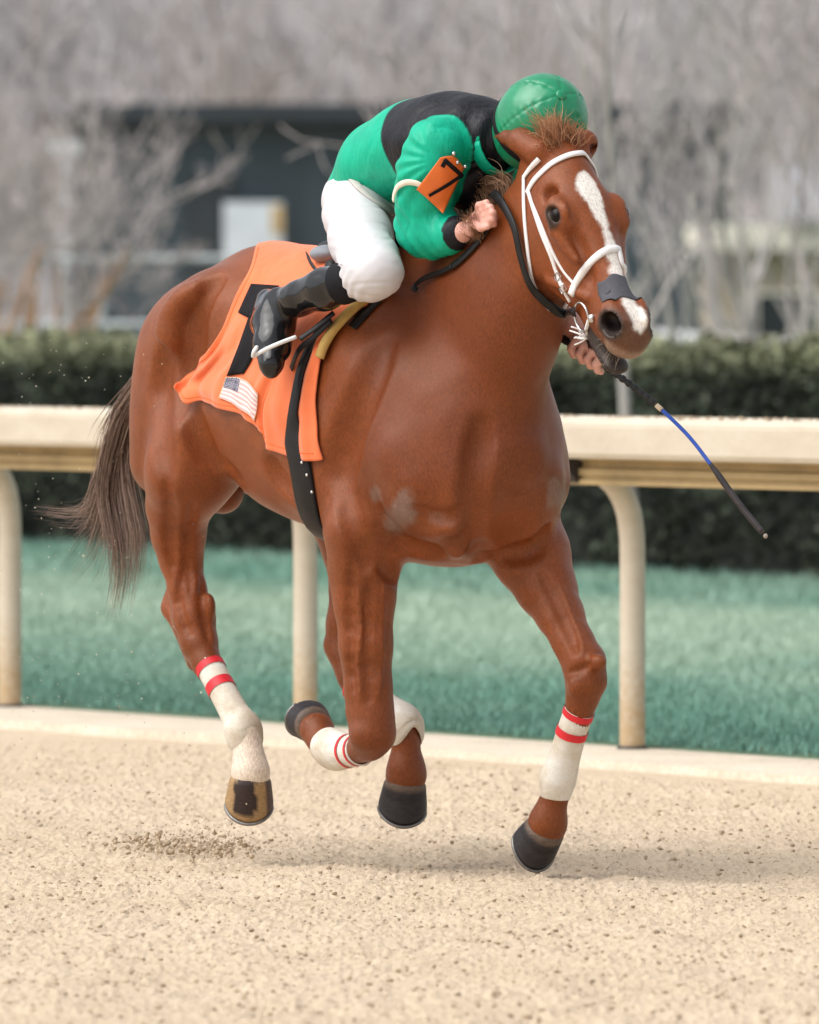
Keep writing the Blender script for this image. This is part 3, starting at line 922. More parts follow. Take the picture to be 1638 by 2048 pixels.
# ---- right hind (near side, trailing)
def leg(pts, k=.03): HB.chain([(B(x, y, l), r) for x, y, l, r in pts], k)
HB.chain([(B(405, 860, -.18), .12), (B(385, 940, -.185), .105), (B(358, 1020, -.17), .08)], .07)
leg([(358, 1020, -.17, .080), (357, 1070, -.155, .069), (362, 1120, -.14, .054), (375, 1180, -.135, .048),
     (388, 1235, -.13, .053), (398, 1285, -.13, .046), (414, 1328, -.13, .036), (440, 1372, -.13, .030), (470, 1428, -.13, .031), (487, 1462, -.13, .043),
     (496, 1500, -.13, .034), (500, 1530, -.13, .041), (502, 1548, -.13, .050)], .022)
HB.cone(B(352, 1150, -.10), .02, B(345, 1215, -.105), .025, .03)          # point of hock and its tendon
HB.cone(B(345, 1215, -.105), .025, B(392, 1325, -.12), .024, .03)
HB.ell(B(415, 1212, -.115), (.028, .02, .035), None, .02)
HB.ell(B(357, 1230, -.15), (.022, .02, .04), None, .02)
# ---- left hind (far side, swinging forward)
HB.chain([((-.62, .14, 1.22), .14), (B(690, 990, .16), .11), (B(708, 1080, .15), .08), (B(702, 1170, .135), .055)], .05)
leg([(702, 1170, .135, .055), (692, 1250, .125, .05), (696, 1300, .125, .05), (708, 1352, .12, .04), (722, 1382, .12, .031), (770, 1415, .12, .031),
     (804, 1446, .12, .044), (812, 1482, .12, .033), (812, 1530, .12, .043), (812, 1552, .12, .054)], .02)
HB.cone(B(684, 1215, .10), .02, B(675, 1290, .10), .027, .025)
HB.cone(B(675, 1290, .10), .027, B(705, 1365, .11), .022, .025)
# ---- right fore (near side, knee folded)
leg([(735, 1060, -.175, .115), (728, 1140, -.17, .085), (728, 1200, -.17, .071), (732, 1290, -.17, .060), (738, 1375, -.165, .0515), (743, 1432, -.16, .053),
     (745, 1465, -.16, .058)], .03)
HB.ell(B(745, 1470, -.165), (.05, .062, .05), None, .015)
leg([(740, 1487, -.155, .046), (712, 1500, -.135, .036), (690, 1500, -.12, .036), (664, 1497, -.095, .044), (642, 1480, -.085, .036), (634, 1460, -.078, .046)], .015)
HB.cone(B(700, 1150, -.20), .03, B(712, 1420, -.19), .014, .04)
HB.cone(B(755, 1180, -.15), .03, B(757, 1400, -.14), .016, .04)
# ---- left fore (far side, reaching)
leg([(1030, 1050, .15, .115), (1062, 1110, .155, .098), (1092, 1175, .16, .075), (1120, 1230, .16, .058), (1150, 1285, .16, .047), (1170, 1325, .16, .049),
     (1172, 1362, .16, .049), (1164, 1400, .16, .037), (1156, 1432, .16, .031), (1130, 1515, .16, .031), (1117, 1555, .16, .040),
     (1110, 1590, .16, .031), (1099, 1632, .155, .040), (1094, 1650, .155, .051)], .022)
HB.ell(B(1195, 1325, .15), (.026, .02, .022), None, .02)
HB.ell(B(1160, 1375, .13), (.02, .03, .03), None, .02)
HB.cone(B(1108, 1240, .13), .025, B(1142, 1335, .14), .014, .03)
# sheath
HB.ell(B(445, 985, -.02), (.06, .055, .055), None, .03)

# ---- head: u from poll to muzzle, v to its left, w out of the face
PL = B(1106, 318, 0)
hu = unit((.614, -.01, -.789)); roll = math.radians(6)
hv = unit((0, math.cos(roll), math.sin(roll))); hw = unit(np.cross(hu, hv)); hv = np.cross(hw, hu)
HAX = np.stack((hu, hv, hw))
def HD(u, v, w): return PL + u * hu + v * hv + w * hw
def to_head(P): return (np.asarray(P) - PL) @ HAX.T
HB.loft(PL, HAX, [
    (-.07, .02, -.06, .03, 0), (-.04, .045, -.10, .06, .1), (.03, .066, -.14, .076, .12), (.10, .083, -.18, .088, .16), (.17, .088, -.20, .096, .20), (.24, .080, -.205, .088, .18),
    (.31, .068, -.18, .070, .10), (.38, .057, -.142, .052, .0), (.44, .050, -.115, .046, -.06), (.50, .048, -.082, .053, 0), (.55, .041, -.064, .057, 0),
    (.588, .022, -.05, .050, 0), (.610, -.006, -.033, .020, 0)], k=.03, n=2.3)
EU = .213                                                                  # eye level
for s in (-1, 1):
    HB.ell(HD(EU, s * .086, .042), (.050, .030, .030), HAX, .03)            # orbit
    HB.ell(HD(EU - .022, s * .088, .054), (.028, .016, .012), HAX, .02)    # brow
    HB.cone(HD(EU + .03, s * .088, .012), .016, HD(.36, s * .054, .018), .008, .025)  # cheek ridge
    HB.ell(HD(.17, s * .064, -.11), (.10, .030, .085), HAX, .035)           # jowl
    HB.ell(HD(EU - .07, s * .078, .035), (.022, .02, .02), HAX, .02, -1)    # hollow over the eye
    HB.ell(HD(EU + .005, s * .112, .052), (.024, .018, .019), HAX, .006, -1)  # eye socket
    HB.ell(HD(.532, s * .044, .016), (.050, .030, .036), HAX, .02)          # nostril wings
    HB.cone(HD(.492, s * .046, .040), .009, HD(.555, s * .030, .047), .009, .012)
    HB.cone(HD(.492, s * .058, .030), .008, HD(.525, s * .068, -.012), .009, .012)
    HB.ell(HD(.543, s * .057, .022), (.033, .029, .026), HAX, .005, -1)     # nostrils
    HB.ell(HD(.528, s * .042, .014), (.026, .022, .018), HAX, .006, -1)
    HB.cone(HD(.29, s * .07, -.125), .007, HD(.42, s * .05, -.03), .004, .02)    # facial vein
HB.ell(HD(.576, 0, -.026), (.028, .039, .024), HAX, .02)                   # upper lip
HB.ell(HD(.532, 0, -.108), (.064, .035, .020), HAX, .010)                  # lower lip and chin
HB.ell(HD(.475, 0, -.108), (.045, .030, .024), HAX, .02)
HB.ell(HD(.582, 0, -.099), (.028, .034, .015), HAX, .010)
HB.cone(HD(.40, 0, -.088), .03, HD(.50, 0, -.096), .028, .03)
for s in (-1, 1):                                                          # open corner of the mouth
    HB.cone(HD(.455, s * .055, -.078), .006, HD(.60, s * .040, -.074), .012, .004, 1, -1)
HB.cone(HD(.50, -.06, -.078), .008, HD(.615, 0, -.073), .013, .004, 1, -1)
# ears, pinned back
def ear(s, tip, base_u=-.005):
    b = HD(base_u, s * .052, .045)
    return b, np.asarray(tip)
EARS = []
for s, tp in ((-1, B(990, 272, -.075)), (1, B(1176, 282, .105))):
    b = HD(.005, s * .058, .035); m = b + (tp - b) * .45 + hw * .012
    HB.chain([(b, .037), (m, .031), (b + (tp - b) * .75 + hw * .008, .019), (tp, .005)], .018)
    EARS.append((b, m, tp))
b, m, tp = EARS[0]
HB.cone(b + (tp - b) * .25 + np.array((-.01, -.03, -.03)), .014, b + (tp - b) * .85 + np.array((0, -.012, -.018)), .006, .01, 1, -1)
b, m, tp = EARS[1]
HB.cone(b + (tp - b) * .2 + np.array((.03, .016, .0)), .013, b + (tp - b) * .8 + np.array((.018, .01, 0)), .005, .01, 1, -1)

# ---- muscle lines, creases and veins, laid on the surface found so far
CARVES = []
def carve(pxs, r, k, depth, n=9, op=-1): CARVES.append((spline(np.array([(*p, 0) for p in pxs], float), n)[:, :2], r, k, depth, n, op))
carve([(962, 850), (950, 930), (946, 1000), (950, 1065), (958, 1125)], .020, .045, .010, 12)          # between the breasts
carve([(966, 1118), (1000, 1112), (1040, 1106), (1075, 1092), (1094, 1060)], .016, .03, .010, 12)      # under the left breast
carve([(752, 1060), (762, 1100), (775, 1135), (792, 1160)], .016, .03, .011, 9)                        # chest and right forearm
carve([(780, 1085), (830, 1098), (880, 1100), (930, 1092)], .012, .05, .003, 10)
carve([(835, 1018), (870, 1034), (905, 1034), (930, 1024)], .009, .03, .003, 9)
carve([(690, 960), (700, 1030), (722, 1090), (735, 1130)], .016, .045, .010, 9)                         # triceps
carve([(760, 700), (720, 790), (690, 880), (672, 950)], .022, .08, .008, 10)
carve([(703, 1130), (700, 1200), (700, 1290), (706, 1380)], .009, .018, .0045, 10)                     # forearm
carve([(740, 1165), (734, 1240), (735, 1330), (738, 1400)], .009, .018, .004, 10)
carve([(768, 1165), (765, 1240), (763, 1320), (757, 1390)], .0055, .008, .0035, 12, 1)                 # veins
carve([(716, 1180), (722, 1250), (716, 1330), (722, 1400)], .005, .008, .003, 12, 1)
carve([(1085, 1150), (1110, 1200), (1135, 1255), (1152, 1300)], .009, .02, .004, 10)
carve([(1118, 1160), (1140, 1220), (1163, 1275), (1165, 1310)], .005, .008, .003, 10, 1)
carve([(1140, 1345), (1160, 1340), (1180, 1328)], .008, .012, .003, 7)
carve([(376, 600), (380, 650), (376, 700), (364, 760), (350, 820)], .024, .07, .007, 10)               # hind quarter
carve([(430, 560), (405, 590), (392, 640)], .016, .05, .006, 8)
carve([(390, 575), (362, 600), (340, 635), (334, 670), (336, 710)], .012, .05, .003, 10, 1)
carve([(384, 820), (392, 865), (412, 900), (448, 935), (478, 955)], .022, .04, .012, 10)               # flank fold
carve([(330, 700), (318, 780), (318, 860), (330, 940)], .016, .06, .004, 10)
carve([(330, 960), (338, 1010), (336, 1070), (345, 1130)], .010, .025, .005, 9)
carve([(385, 1010), (378, 1070), (375, 1130), (380, 1180)], .009, .02, .004, 9)
carve([(366, 1140), (358, 1190), (364, 1230), (380, 1270)], .009, .015, .006, 8)
carve([(405, 1160), (404, 1200), (410, 1245), (418, 1280)], .008, .015, .005, 8)
carve([(540, 930), (560, 960), (590, 1000)], .012, .05, .004, 7)
carve([(1150, 470), (1165, 520), (1180, 560)], .010, .03, .004, 7)                                     # face
carve([(1118, 470), (1135, 500), (1160, 528)], .006, .012, .003, 8, 1)

for s in (-1,):                                                            # eyelids
    e_ = unit(s * .88 * hv + .42 * hw); x_e = hu - e_ * (hu @ e_); x_e = unit(x_e); y_e = np.cross(e_, x_e); y_e = y_e if y_e @ hw > 0 else -y_e
    ec = HD(EU + .005, s * .0905, .047) + e_ * .012
    up_l = [ec + .026 * math.cos(t) * x_e + .0185 * math.sin(t) * y_e - e_ * .012 * math.cos(t) ** 2 for t in np.linspace(-.15, math.pi + .15, 9)]
    lo_l = [ec + .026 * math.cos(t) * x_e - .0165 * math.sin(t) * y_e - e_ * .012 * math.cos(t) ** 2 for t in np.linspace(.1, math.pi - .1, 8)]
    HB.chain([(p, .0068) for p in up_l], .006); HB.chain([(p, .0050) for p in lo_l], .006)
    HB.chain([(p + y_e * .013, .0045) for p in up_l[2:-2]], .010)
_P = HB.hits(np.concatenate([c[0] for c in CARVES])); _N = HB.normal(_P); _i = 0
for pxs, r, k, depth, n, op in CARVES:
    R = r * np.sin(np.linspace(.35, math.pi - .35, n))
    Q = _P[_i:_i + n] + _N[_i:_i + n] * ((R - depth) if op < 0 else (-R + depth))[:, None]; _i += n
    for i in range(n - 1): HB.cone(Q[i], R[i], Q[i + 1], R[i + 1], k, 1.0, op)

def horse_disp(P):
    q = P * np.array((7.0, 7.0, 5.0))
    trunk = sstep(.75, 1.0, P[..., 2])
    return trunk * (.0045 * vnoise(q) + .002 * vnoise(P * 17)) + (1 - trunk) * .0012 * vnoise(P * 30)

horse = empty('racehorse', ORG, HROT)
tag(horse, 'chestnut racehorse galloping with white blaze and bandaged legs', 'horse')
V, Fc = HB.mesh(0.0061, horse_disp)
# ---- coat colours: chestnut, blaze, dark muzzle, white sock, dust patches
base = np.array((.212, .055, .0160))
C = np.tile(base, (len(V), 1))
nz = fbm(V * 9, 3); n2 = fbm(V * 45, 2)
C *= (1 + .16 * nz + .06 * n2)[:, None]
def lay(c, m):
    global C
    m = np.clip(m, 0, 1)[:, None]; C = C * (1 - m) + np.asarray(c) * m
q = to_head(V)
inh = (q[:, 0] > -.08) & (q[:, 0] < .66) & (np.abs(q[:, 1]) < .16) & (q[:, 2] > -.2) & (q[:, 2] < .15)
edge = .006 * vnoise(V * 60) + .003 * vnoise(V * 150)
# golden rump top and darker neck and shoulder, mostly lighting put into coat colour
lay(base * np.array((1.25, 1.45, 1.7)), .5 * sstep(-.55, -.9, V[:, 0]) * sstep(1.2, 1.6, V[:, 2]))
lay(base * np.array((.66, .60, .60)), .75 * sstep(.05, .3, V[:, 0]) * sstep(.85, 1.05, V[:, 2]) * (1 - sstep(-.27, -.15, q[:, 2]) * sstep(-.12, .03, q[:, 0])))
# muzzle
dm = sstep(.485, .58, q[:, 0] + .6 * np.maximum(-q[:, 2] - .03, 0) + edge * 2) * inh
lay((.10, .055, .038), .75 * dm)
lowlip = inh & (q[:, 0] > .44) & (q[:, 2] < -.080)
lay((.030, .027, .027), .95 * lowlip * sstep(.44, .48, q[:, 0] + edge))
uplip = inh * sstep(.545, .575, q[:, 0]) * sstep(.0, -.02, q[:, 2]) * (q[:, 2] > -.068)
lay((.30, .20, .145), .8 * uplip)
for s in (-1, 1):
    e = np.linalg.norm((V - HD(.540, s * .050, .018)) @ HAX.T / np.array((.042, .034, .036)), axis=1)
    lay((.05, .038, .036), inh * sstep(1.25, .85, e + edge * 12))
    e = np.linalg.norm((V - HD(.532, s * .040, .014)) @ HAX.T / np.array((.030, .022, .022)), axis=1)
    lay((.012, .008, .008), inh * sstep(1.15, .8, e))
    e = np.linalg.norm((V - HD(EU + .005, s * .106, .042)) @ HAX.T / np.array((.036, .034, .031)), axis=1)
    lay((.016, .010, .008), inh * sstep(1.15, .72, e) * .95)
# blaze: star on the forehead narrowing to a stripe, snip between the nostrils
cu = [.103, .118, .143, .168, .198, .23, .27, .31, .37, .42, .46, .50, .53, .565, .585]
cw = [-.006, .016, .028, .031, .025, .016, .0125, .0125, .017, .019, .019, .018, .021, .018, .002]
cc = [.010, .004, -.001, -.003, .000, .006, .009, .010, .007, .004, .004, .006, .009, .012, .014]
hwid = np.interp(q[:, 0], cu, cw); cen = np.interp(q[:, 0], cu, cc)
bl = sstep(.007, -.005, np.abs(q[:, 1] - cen) - hwid + edge) * inh * (q[:, 2] > -.02) * (q[:, 0] > .08) * (q[:, 0] < .587)
lay((.80, .76, .72), bl)
# white sock on the right hind, below the bandage
rh = V[:, 0] < -.42
sock = rh * (V[:, 1] < -.02) * (V[:, 0] < -.42 - .0) * sstep(.40, .37, V[:, 2])
lay((.72, .62, .52), sock)
# grey dust scuffs on the chest and shoulder
for (px, py, l, ra, rc, st) in ((800, 1030, -.12, 34, 48, .75), (752, 990, -.15, 12, 20, .6), (1112, 985, .16, 22, 42, .6), (870, 1035, -.05, 30, 12, .25), (640, 820, -.2, 20, 30, .12)):
    pp = pix(V); fr = V[:, 0] > -.05
    e = np.hypot((pp[:, 0] - px) / ra, (pp[:, 1] - py) / rc)
    vis = fr & (np.abs(V[:, 1] - l) < .14) & (V[:, 2] > .8) & (V[:, 2] < 1.4)
    lay((.22, .165, .145), .85 * st * vis * sstep(1.15, .55, e + .35 * vnoise(V * 28) + .18 * vnoise(V * 90)))
# knees and lower legs darker red
lay(base * .72, .6 * sstep(.62, .52, V[:, 2]) * (~(sock > .3)))
def coat(nt, p):
    a = nd(nt, 'Attribute', attribute_name='col')
    f = noise(nt, 260, 3, 0.6, stretch(nt, (1, 1, .35)))
    g = noise(nt, 900, 2, 0.6, stretch(nt, (1, 1, .3)))
    c = mix(nt, 1.0, a.outputs['Color'], ramp(nt, f, [(.28, (.70, .68, .66)), (.72, (1.28, 1.26, 1.22))]), 'MULTIPLY')
    nt.links.new(c, p.inputs['Base Color'])
    p.inputs['Roughness'].default_value = .33
    p.inputs['Specular IOR Level'].default_value = .36
    p.inputs['Specular Tint'].default_value = (1, .86, .74, 1)
    bump(nt, p, g, .35, .003)
M_COAT = mat('chestnut_coat', coat)
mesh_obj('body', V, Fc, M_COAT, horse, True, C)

# short hair lying along the coat
nv = vnormals(V, Fc)
pick = rng.choice(len(V), 160000, replace=False)
p_ = V[pick]; n_ = nv[pick]
fl = np.tile(np.array((-.45, 0, -.85)), (len(p_), 1)); fl = np.where((inh[pick])[:, None], hu, fl)
fl = fl + rng.normal(size=fl.shape) * .25 + .35 * np.stack((vnoise(p_ * 6), vnoise(p_ * 6 + 9), vnoise(p_ * 6 + 20)), -1)
fl -= n_ * (fl * n_).sum(1)[:, None]; fl /= np.linalg.norm(fl, axis=1)[:, None] + 1e-9
ln = (.004 + .005 * rng.random(len(p_)))[:, None]; ln = np.where(inh[pick][:, None], ln * .6, ln)
sd2 = np.cross(fl, n_) * .00045
hv_ = np.stack((p_ - sd2 - n_ * .0004, p_ + sd2 - n_ * .0004, p_ + fl * ln + n_ * ln * .16), 1).reshape(-1, 3)
hc_ = np.repeat(C[pick] * (.65 + .9 * rng.random((len(p_), 1)) ** 1.5), 3, 0)
def hairc(nt, p):
    a = nd(nt, 'Attribute', attribute_name='col')
    nt.links.new(a.outputs['Color'], p.inputs['Base Color'])
    p.inputs['Roughness'].default_value = .4
    p.inputs['Specular IOR Level'].default_value = .3
    p.inputs['Specular Tint'].default_value = (1, .86, .74, 1)
o = mesh_obj('coat_hair', hv_, np.arange(len(hv_)).reshape(-1, 3), mat('coat_hair', hairc), horse, False, np.clip(hc_, 0, 1)); o['kind'] = 'stuff'
del hv_, hc_
# ---------------------------------------------------------------- eyes, hooves, hair
def eye_mat(nt, p):
    p.inputs['Base Color'].default_value = (.008, .005, .004, 1)
    p.inputs['Roughness'].default_value = .10
    p.inputs['Specular IOR Level'].default_value = .14
M_EYE = mat('wet_dark_eye', eye_mat)
def sphere(c, r, nu=20, nv=14, ax=None):
    r = np.broadcast_to(np.asarray(r, float), (3,)); ax = np.eye(3) if ax is None else np.asarray(ax)
    V, F = [], []
    for i in range(nv + 1):
        th = math.pi * i / nv
        for j in range(nu):
            ph = 2 * math.pi * j / nu
            V.append(np.asarray(c) + ax.T @ (r * np.array((math.sin(th) * math.cos(ph), math.sin(th) * math.sin(ph), math.cos(th)))))
    for i in range(nv):
        for j in range(nu): F.append((i * nu + j, i * nu + (j + 1) % nu, (i + 1) * nu + (j + 1) % nu, (i + 1) * nu + j))
    return np.array(V), np.array(F)
for s in (-1, 1):
    v, f = sphere(HD(EU + .005, s * .0905, .047), (.0255, .0225, .0225), ax=HAX)
    mesh_obj('eye', v, f, M_EYE, horse)

def hoof_mat(nt, p):
    a = nd(nt, 'Attribute', attribute_name='col')
    f = noise(nt, 60, 5, .7, stretch(nt, (1, 1, 3)))
    nt.links.new(mix(nt, 1.0, a.outputs['Color'], ramp(nt, f, [(.3, (.7, .7, .7)), (.72, (1.35, 1.3, 1.2))]), 'MULTIPLY'), p.inputs['Base Color'])
    p.inputs['Roughness'].default_value = .5
    p.inputs['Specular IOR Level'].default_value = .25
    bump(nt, p, f, .45, .004)
M_HOOF = mat('horn', hoof_mat)
M_SHOE = plain('worn_aluminium', (.22, .21, .20), .45, .2, 80, metal=.8)
def hoof(P, u, t, size=1.0, striped=False):
    u = unit(u); t = np.asarray(t, float); t = unit(t - u * (t @ u)); sd_ = np.cross(u, t)
    n, m = 40, 9
    an = np.arange(n) * 2 * math.pi / n
    ca, sa = np.cos(an), np.sin(an)
    fr = np.clip((ca + 1) / 2, 0, 1)
    V = []; col = []
    for i in range(m):
        h = i / (m - 1)
        e = max(0, h - .8) / .2
        rf = .050 + .021 * h - .006 * e * e; rr = .046 + .004 * h - .004 * e * e; rl = .051 + .012 * h - .006 * e * e
        x = np.where(ca > 0, rf * ca, rr * ca) + .010 * h
        y = rl * sa
        top = -.018 + .030 * fr                                   # coronet slopes down to the heel
        z = top * (1 - h) + (-.088 - .006 * fr + .010 * sa * sa) * h
        if i == 0: x, y, z = x * .88, y * .88, z + .004
        V.append(P + size * (x[:, None] * t + y[:, None] * sd_ + z[:, None] * u))
        c = np.tile(np.array((.020, .018, .021)), (n, 1)) * (1 + .9 * h + .25 * math.sin(h * 30))
        if striped:
            w = np.abs(sa + .18 + .08 * np.sin(h * 9)) < .50 - .25 * max(0, h - .55)
            c = np.where((w & (ca > 0))[:, None] & (h < .85), (.035, .022, .02), (.34, .22, .11))
            c = np.where(((sa > .80))[:, None], (.09, .06, .05), c)
        elif h < .14: c = np.tile(np.array((.13, .095, .075)), (n, 1))
        col.append(c)
    V.append((P + size * (-.078 * u + .015 * t))[None]); col.append(np.array([[.08, .07, .06]]))
    V.append((P + size * (.004 * u))[None]); col.append(np.array([[.08, .07, .06]]))
    F = [(i * n + j, i * n + (j + 1) % n, (i + 1) * n + (j + 1) % n, (i + 1) * n + j) for i in range(m - 1) for j in range(n)]
    F += [((m - 1) * n + j, (m - 1) * n + (j + 1) % n, m * n) for j in range(n)] + [((j + 1) % n, j, m * n + 1) for j in range(n)]
    o = mesh_obj('hoof', np.concatenate(V), F, M_HOOF, horse, True, np.concatenate(col))
    sh = MB()
    a2 = np.linspace(-math.radians(150), math.radians(150), 36)
    pts = [P + size * ((np.where(math.cos(a) > 0, .066, .046) * math.cos(a) + .012) * t + .058 * math.sin(a) * sd_ - (.088 + .003 * (1 + math.cos(a)) - .010 * math.sin(a) ** 2) * u) for a in a2]
    sh.tube(pts, .0045 * size, 6)
    sh.build('horseshoe', M_SHOE, o, True)
    return o
hoof(B(501, 1552, -.13), (.42, -.22, .88), (.70, -.50, -.50), 1.06, True)
hoof(B(811, 1558, .12), (.40, -.14, .90), (.72, -.46, -.48), 1.06)
hoof(B(1094, 1652, .155), (.84, -.05, .54), (.45, -.25, -.86), 1.02)
hoof(B(630, 1452, -.072), (.88, -.22, -.40), (-.30, .15, -.92), .95)

def hair_mat(nt, p):
    a = nd(nt, 'Attribute', attribute_name='col')
    nt.links.new(a.outputs['Color'], p.inputs['Base Color'])
    p.inputs['Roughness'].default_value = .42
    p.inputs['Specular IOR Level'].default_value = .35
M_HAIR = mat('horse_hair', hair_mat)
def hair_object(name, guides, parent, rad=.0007, cols=((.13, .07, .045), (.30, .20, .15)), m=14):
    """guides: list of (points, count, spread at root, spread at end, tip shortening)"""
    paths, cs = [], []
    for pts, cnt, s0, s1, sh in guides:
        g = spline(pts, 40)
        for _ in range(cnt):
            off = rng.normal(size=3); off2 = rng.normal(size=3)
            e = 1 - sh * rng.random() ** 1.5
            tt = np.linspace(0, e, m)
            idx = tt * 39; i0 = np.minimum(idx.astype(int), 38)
            P = g[i0] + (g[i0 + 1] - g[i0]) * (idx - i0)[:, None]
            w = (tt ** .8)[:, None]
            ph = rng.random(3) * 6.28
            wob = np.sin(tt[:, None] * (5 + 5 * rng.random()) + ph) * .25 * s1 * tt[:, None]
            paths.append(P + off * s0 * (1 - w) + (off * .75 + off2 * .45) * s1 * w + wob)
            cs.append(cols[0] + (np.asarray(cols[1]) - cols[0]) * rng.random() ** 1.6)
    v, f = strands(np.array(paths), np.full(len(paths), rad) * (.7 + .7 * rng.random(len(paths))))
    c = np.repeat(np.array(cs), m * 3, axis=0)
    t = np.tile(np.repeat(np.linspace(0, 1, m), 3), len(paths))[:, None]
    return mesh_obj(name, v, f, M_HAIR, parent, True, c * (1 + .35 * t))
dk = np.array((-1.06, 0, 1.33))
def pth(*p): return [dk, dk + (-.07, 0, .0)] + [B(x, y, l) for x, y, l in p]
o = hair_object('tail', [
    (pth((262, 800, 0), (243, 860, 0), (226, 930, 0), (222, 1000, 0), (238, 1070, 0), (245, 1140, 0), (232, 1228, 0)), 360, .009, .020, .5),
    (pth((266, 810, 0), (252, 870, .02), (252, 950, .02), (266, 1030, .02), (276, 1090, .02), (262, 1185, .02)), 360, .009, .017, .5),
    (pth((258, 800, 0), (236, 850, -.02), (218, 925, -.02), (212, 990, -.02), (222, 1050, -.02), (230, 1110, -.02), (216, 1170, -.02)), 200, .009, .017, .55),
    (pth((262, 810, 0), (240, 870, 0), (214, 950, 0), (196, 1000, 0), (160, 1028, 0), (78, 1020, 0)), 170, .015, .016, .6),
    (pth((262, 810, 0), (240, 870, 0), (212, 950, 0), (196, 1010, 0), (178, 1045, 0), (150, 1068, 0)), 110, .015, .022, .5),
    (pth((262, 810, 0), (240, 880, 0), (222, 990, 0), (205, 1060, 0), (188, 1110, 0), (150, 1160, 0)), 110, .015, .026, .6),
    (pth((240, 815, 0), (220, 850, 0), (205, 890, 0), (205, 930, 0)), 40, .01, .02, .5)], horse, .00085,
    cols=((.085, .048, .034), (.36, .255, .20)))
# mane blown back along the crest, forelock on the poll
cr = spline([(.16, -.01, 1.60), (.25, -.01, 1.63), (.40, -.01, 1.665), (.46, -.01, 1.70), (.52, -.01, 1.75)], 56)
mg = []
cr = HB.snap(cr[::2], -.004)
for p in cr:
    k = .6 + .6 * rng.random()
    mg.append(([p, p + k * np.array((-.02, .005, .045)), p + k * np.array((-.065, -.005, .065)), p + k * np.array((-.11, -.015, .055))], 26, .010, .018, .6))
for i in range(26):
    p = B(930 + 34 * rng.random(), 468 + 12 * rng.random(), -.105); k = .7 + .6 * rng.random()
    e_ = B(922 + 36 * rng.random(), 425 + 22 * rng.random(), -.145)
    mg.append(([p, p * .55 + e_ * .45 + rng.normal(size=3) * .006, e_], 22, .006, .012, .5))
hair_object('mane', mg, horse, .0008, cols=((.17, .075, .035), (.42, .25, .16)), m=8)
fg = []
fr0 = HB.snap(np.array([HD(-.03 + .045 * rng.random(), -.052 + .10 * i / 31, .06) for i in range(32)]), -.004)
for i, p in enumerate(fr0):
    vv = -.05 + .10 * i / 31
    k = .35 + .62 * rng.random() ** 1.5
    w_ = rng.normal(size=3) * .012
    fg.append(([p, p + k * np.array((.0, vv * .2, .022)) + w_ * .4, p + k * np.array((-.008, vv * .5 - .004, .042)) + w_, p + k * np.array((-.02, vv * .8 - .012, .055)) + w_ * 2.2], 26, .009, .015, .6))
hair_object('forelock', fg, horse, .0008, cols=((.26, .105, .045), (.52, .28, .155)), m=8)
M_WHISK = plain('whiskers', (.35, .27, .2), .5)
wb = []
wr_ = HB.snap(np.array([HD(.53 + .06 * rng.random(), rng.uniform(-.04, .04), rng.choice((-.04, -.105))) for _ in range(60)]))
for p, n_ in zip(wr_, HB.normal(wr_)):
    n_ = n_ + rng.normal(size=3) * .3
    wb.append([p, p + n_ * .012, p + n_ * .024 + np.array((0, 0, -.004))])
v, f = strands(np.array(wb), np.full(len(wb), .00035))
mesh_obj('whiskers', v, f, M_WHISK, horse)['kind'] = 'stuff'

# ---------------------------------------------------------------- leg bandages with red tape
def band_mat(nt, p):
    f = noise(nt, 9, 5, .65); g = noise(nt, 160, 3, .6, stretch(nt, (1, 1, 4))); w = noise(nt, 70, 2, .5, stretch(nt, (.2, .2, 1)))
    c = ramp(nt, f, [(.38, (.74, .71, .65)), (.52, (.66, .60, .50)), (.70, (.50, .41, .30))])
    nt.links.new(mix(nt, 1.0, c, ramp(nt, g, [(.3, (.86,) * 3), (.7, (1.04,) * 3)]), 'MULTIPLY'), p.inputs['Base Color'])
    p.inputs['Roughness'].default_value = .9
    bb = nd(nt, 'Bump', Strength=.5, Distance=.004); nt.links.new(w, bb.inputs['Height'])
    b2 = bump(nt, p, g, .5, .002); nt.links.new(bb.outputs['Normal'], b2.inputs['Normal'])
M_BAND = mat('elastic_bandage', band_mat)
M_TAPE = plain('red_tape', (.62, .02, .03), .5, .12, 60)
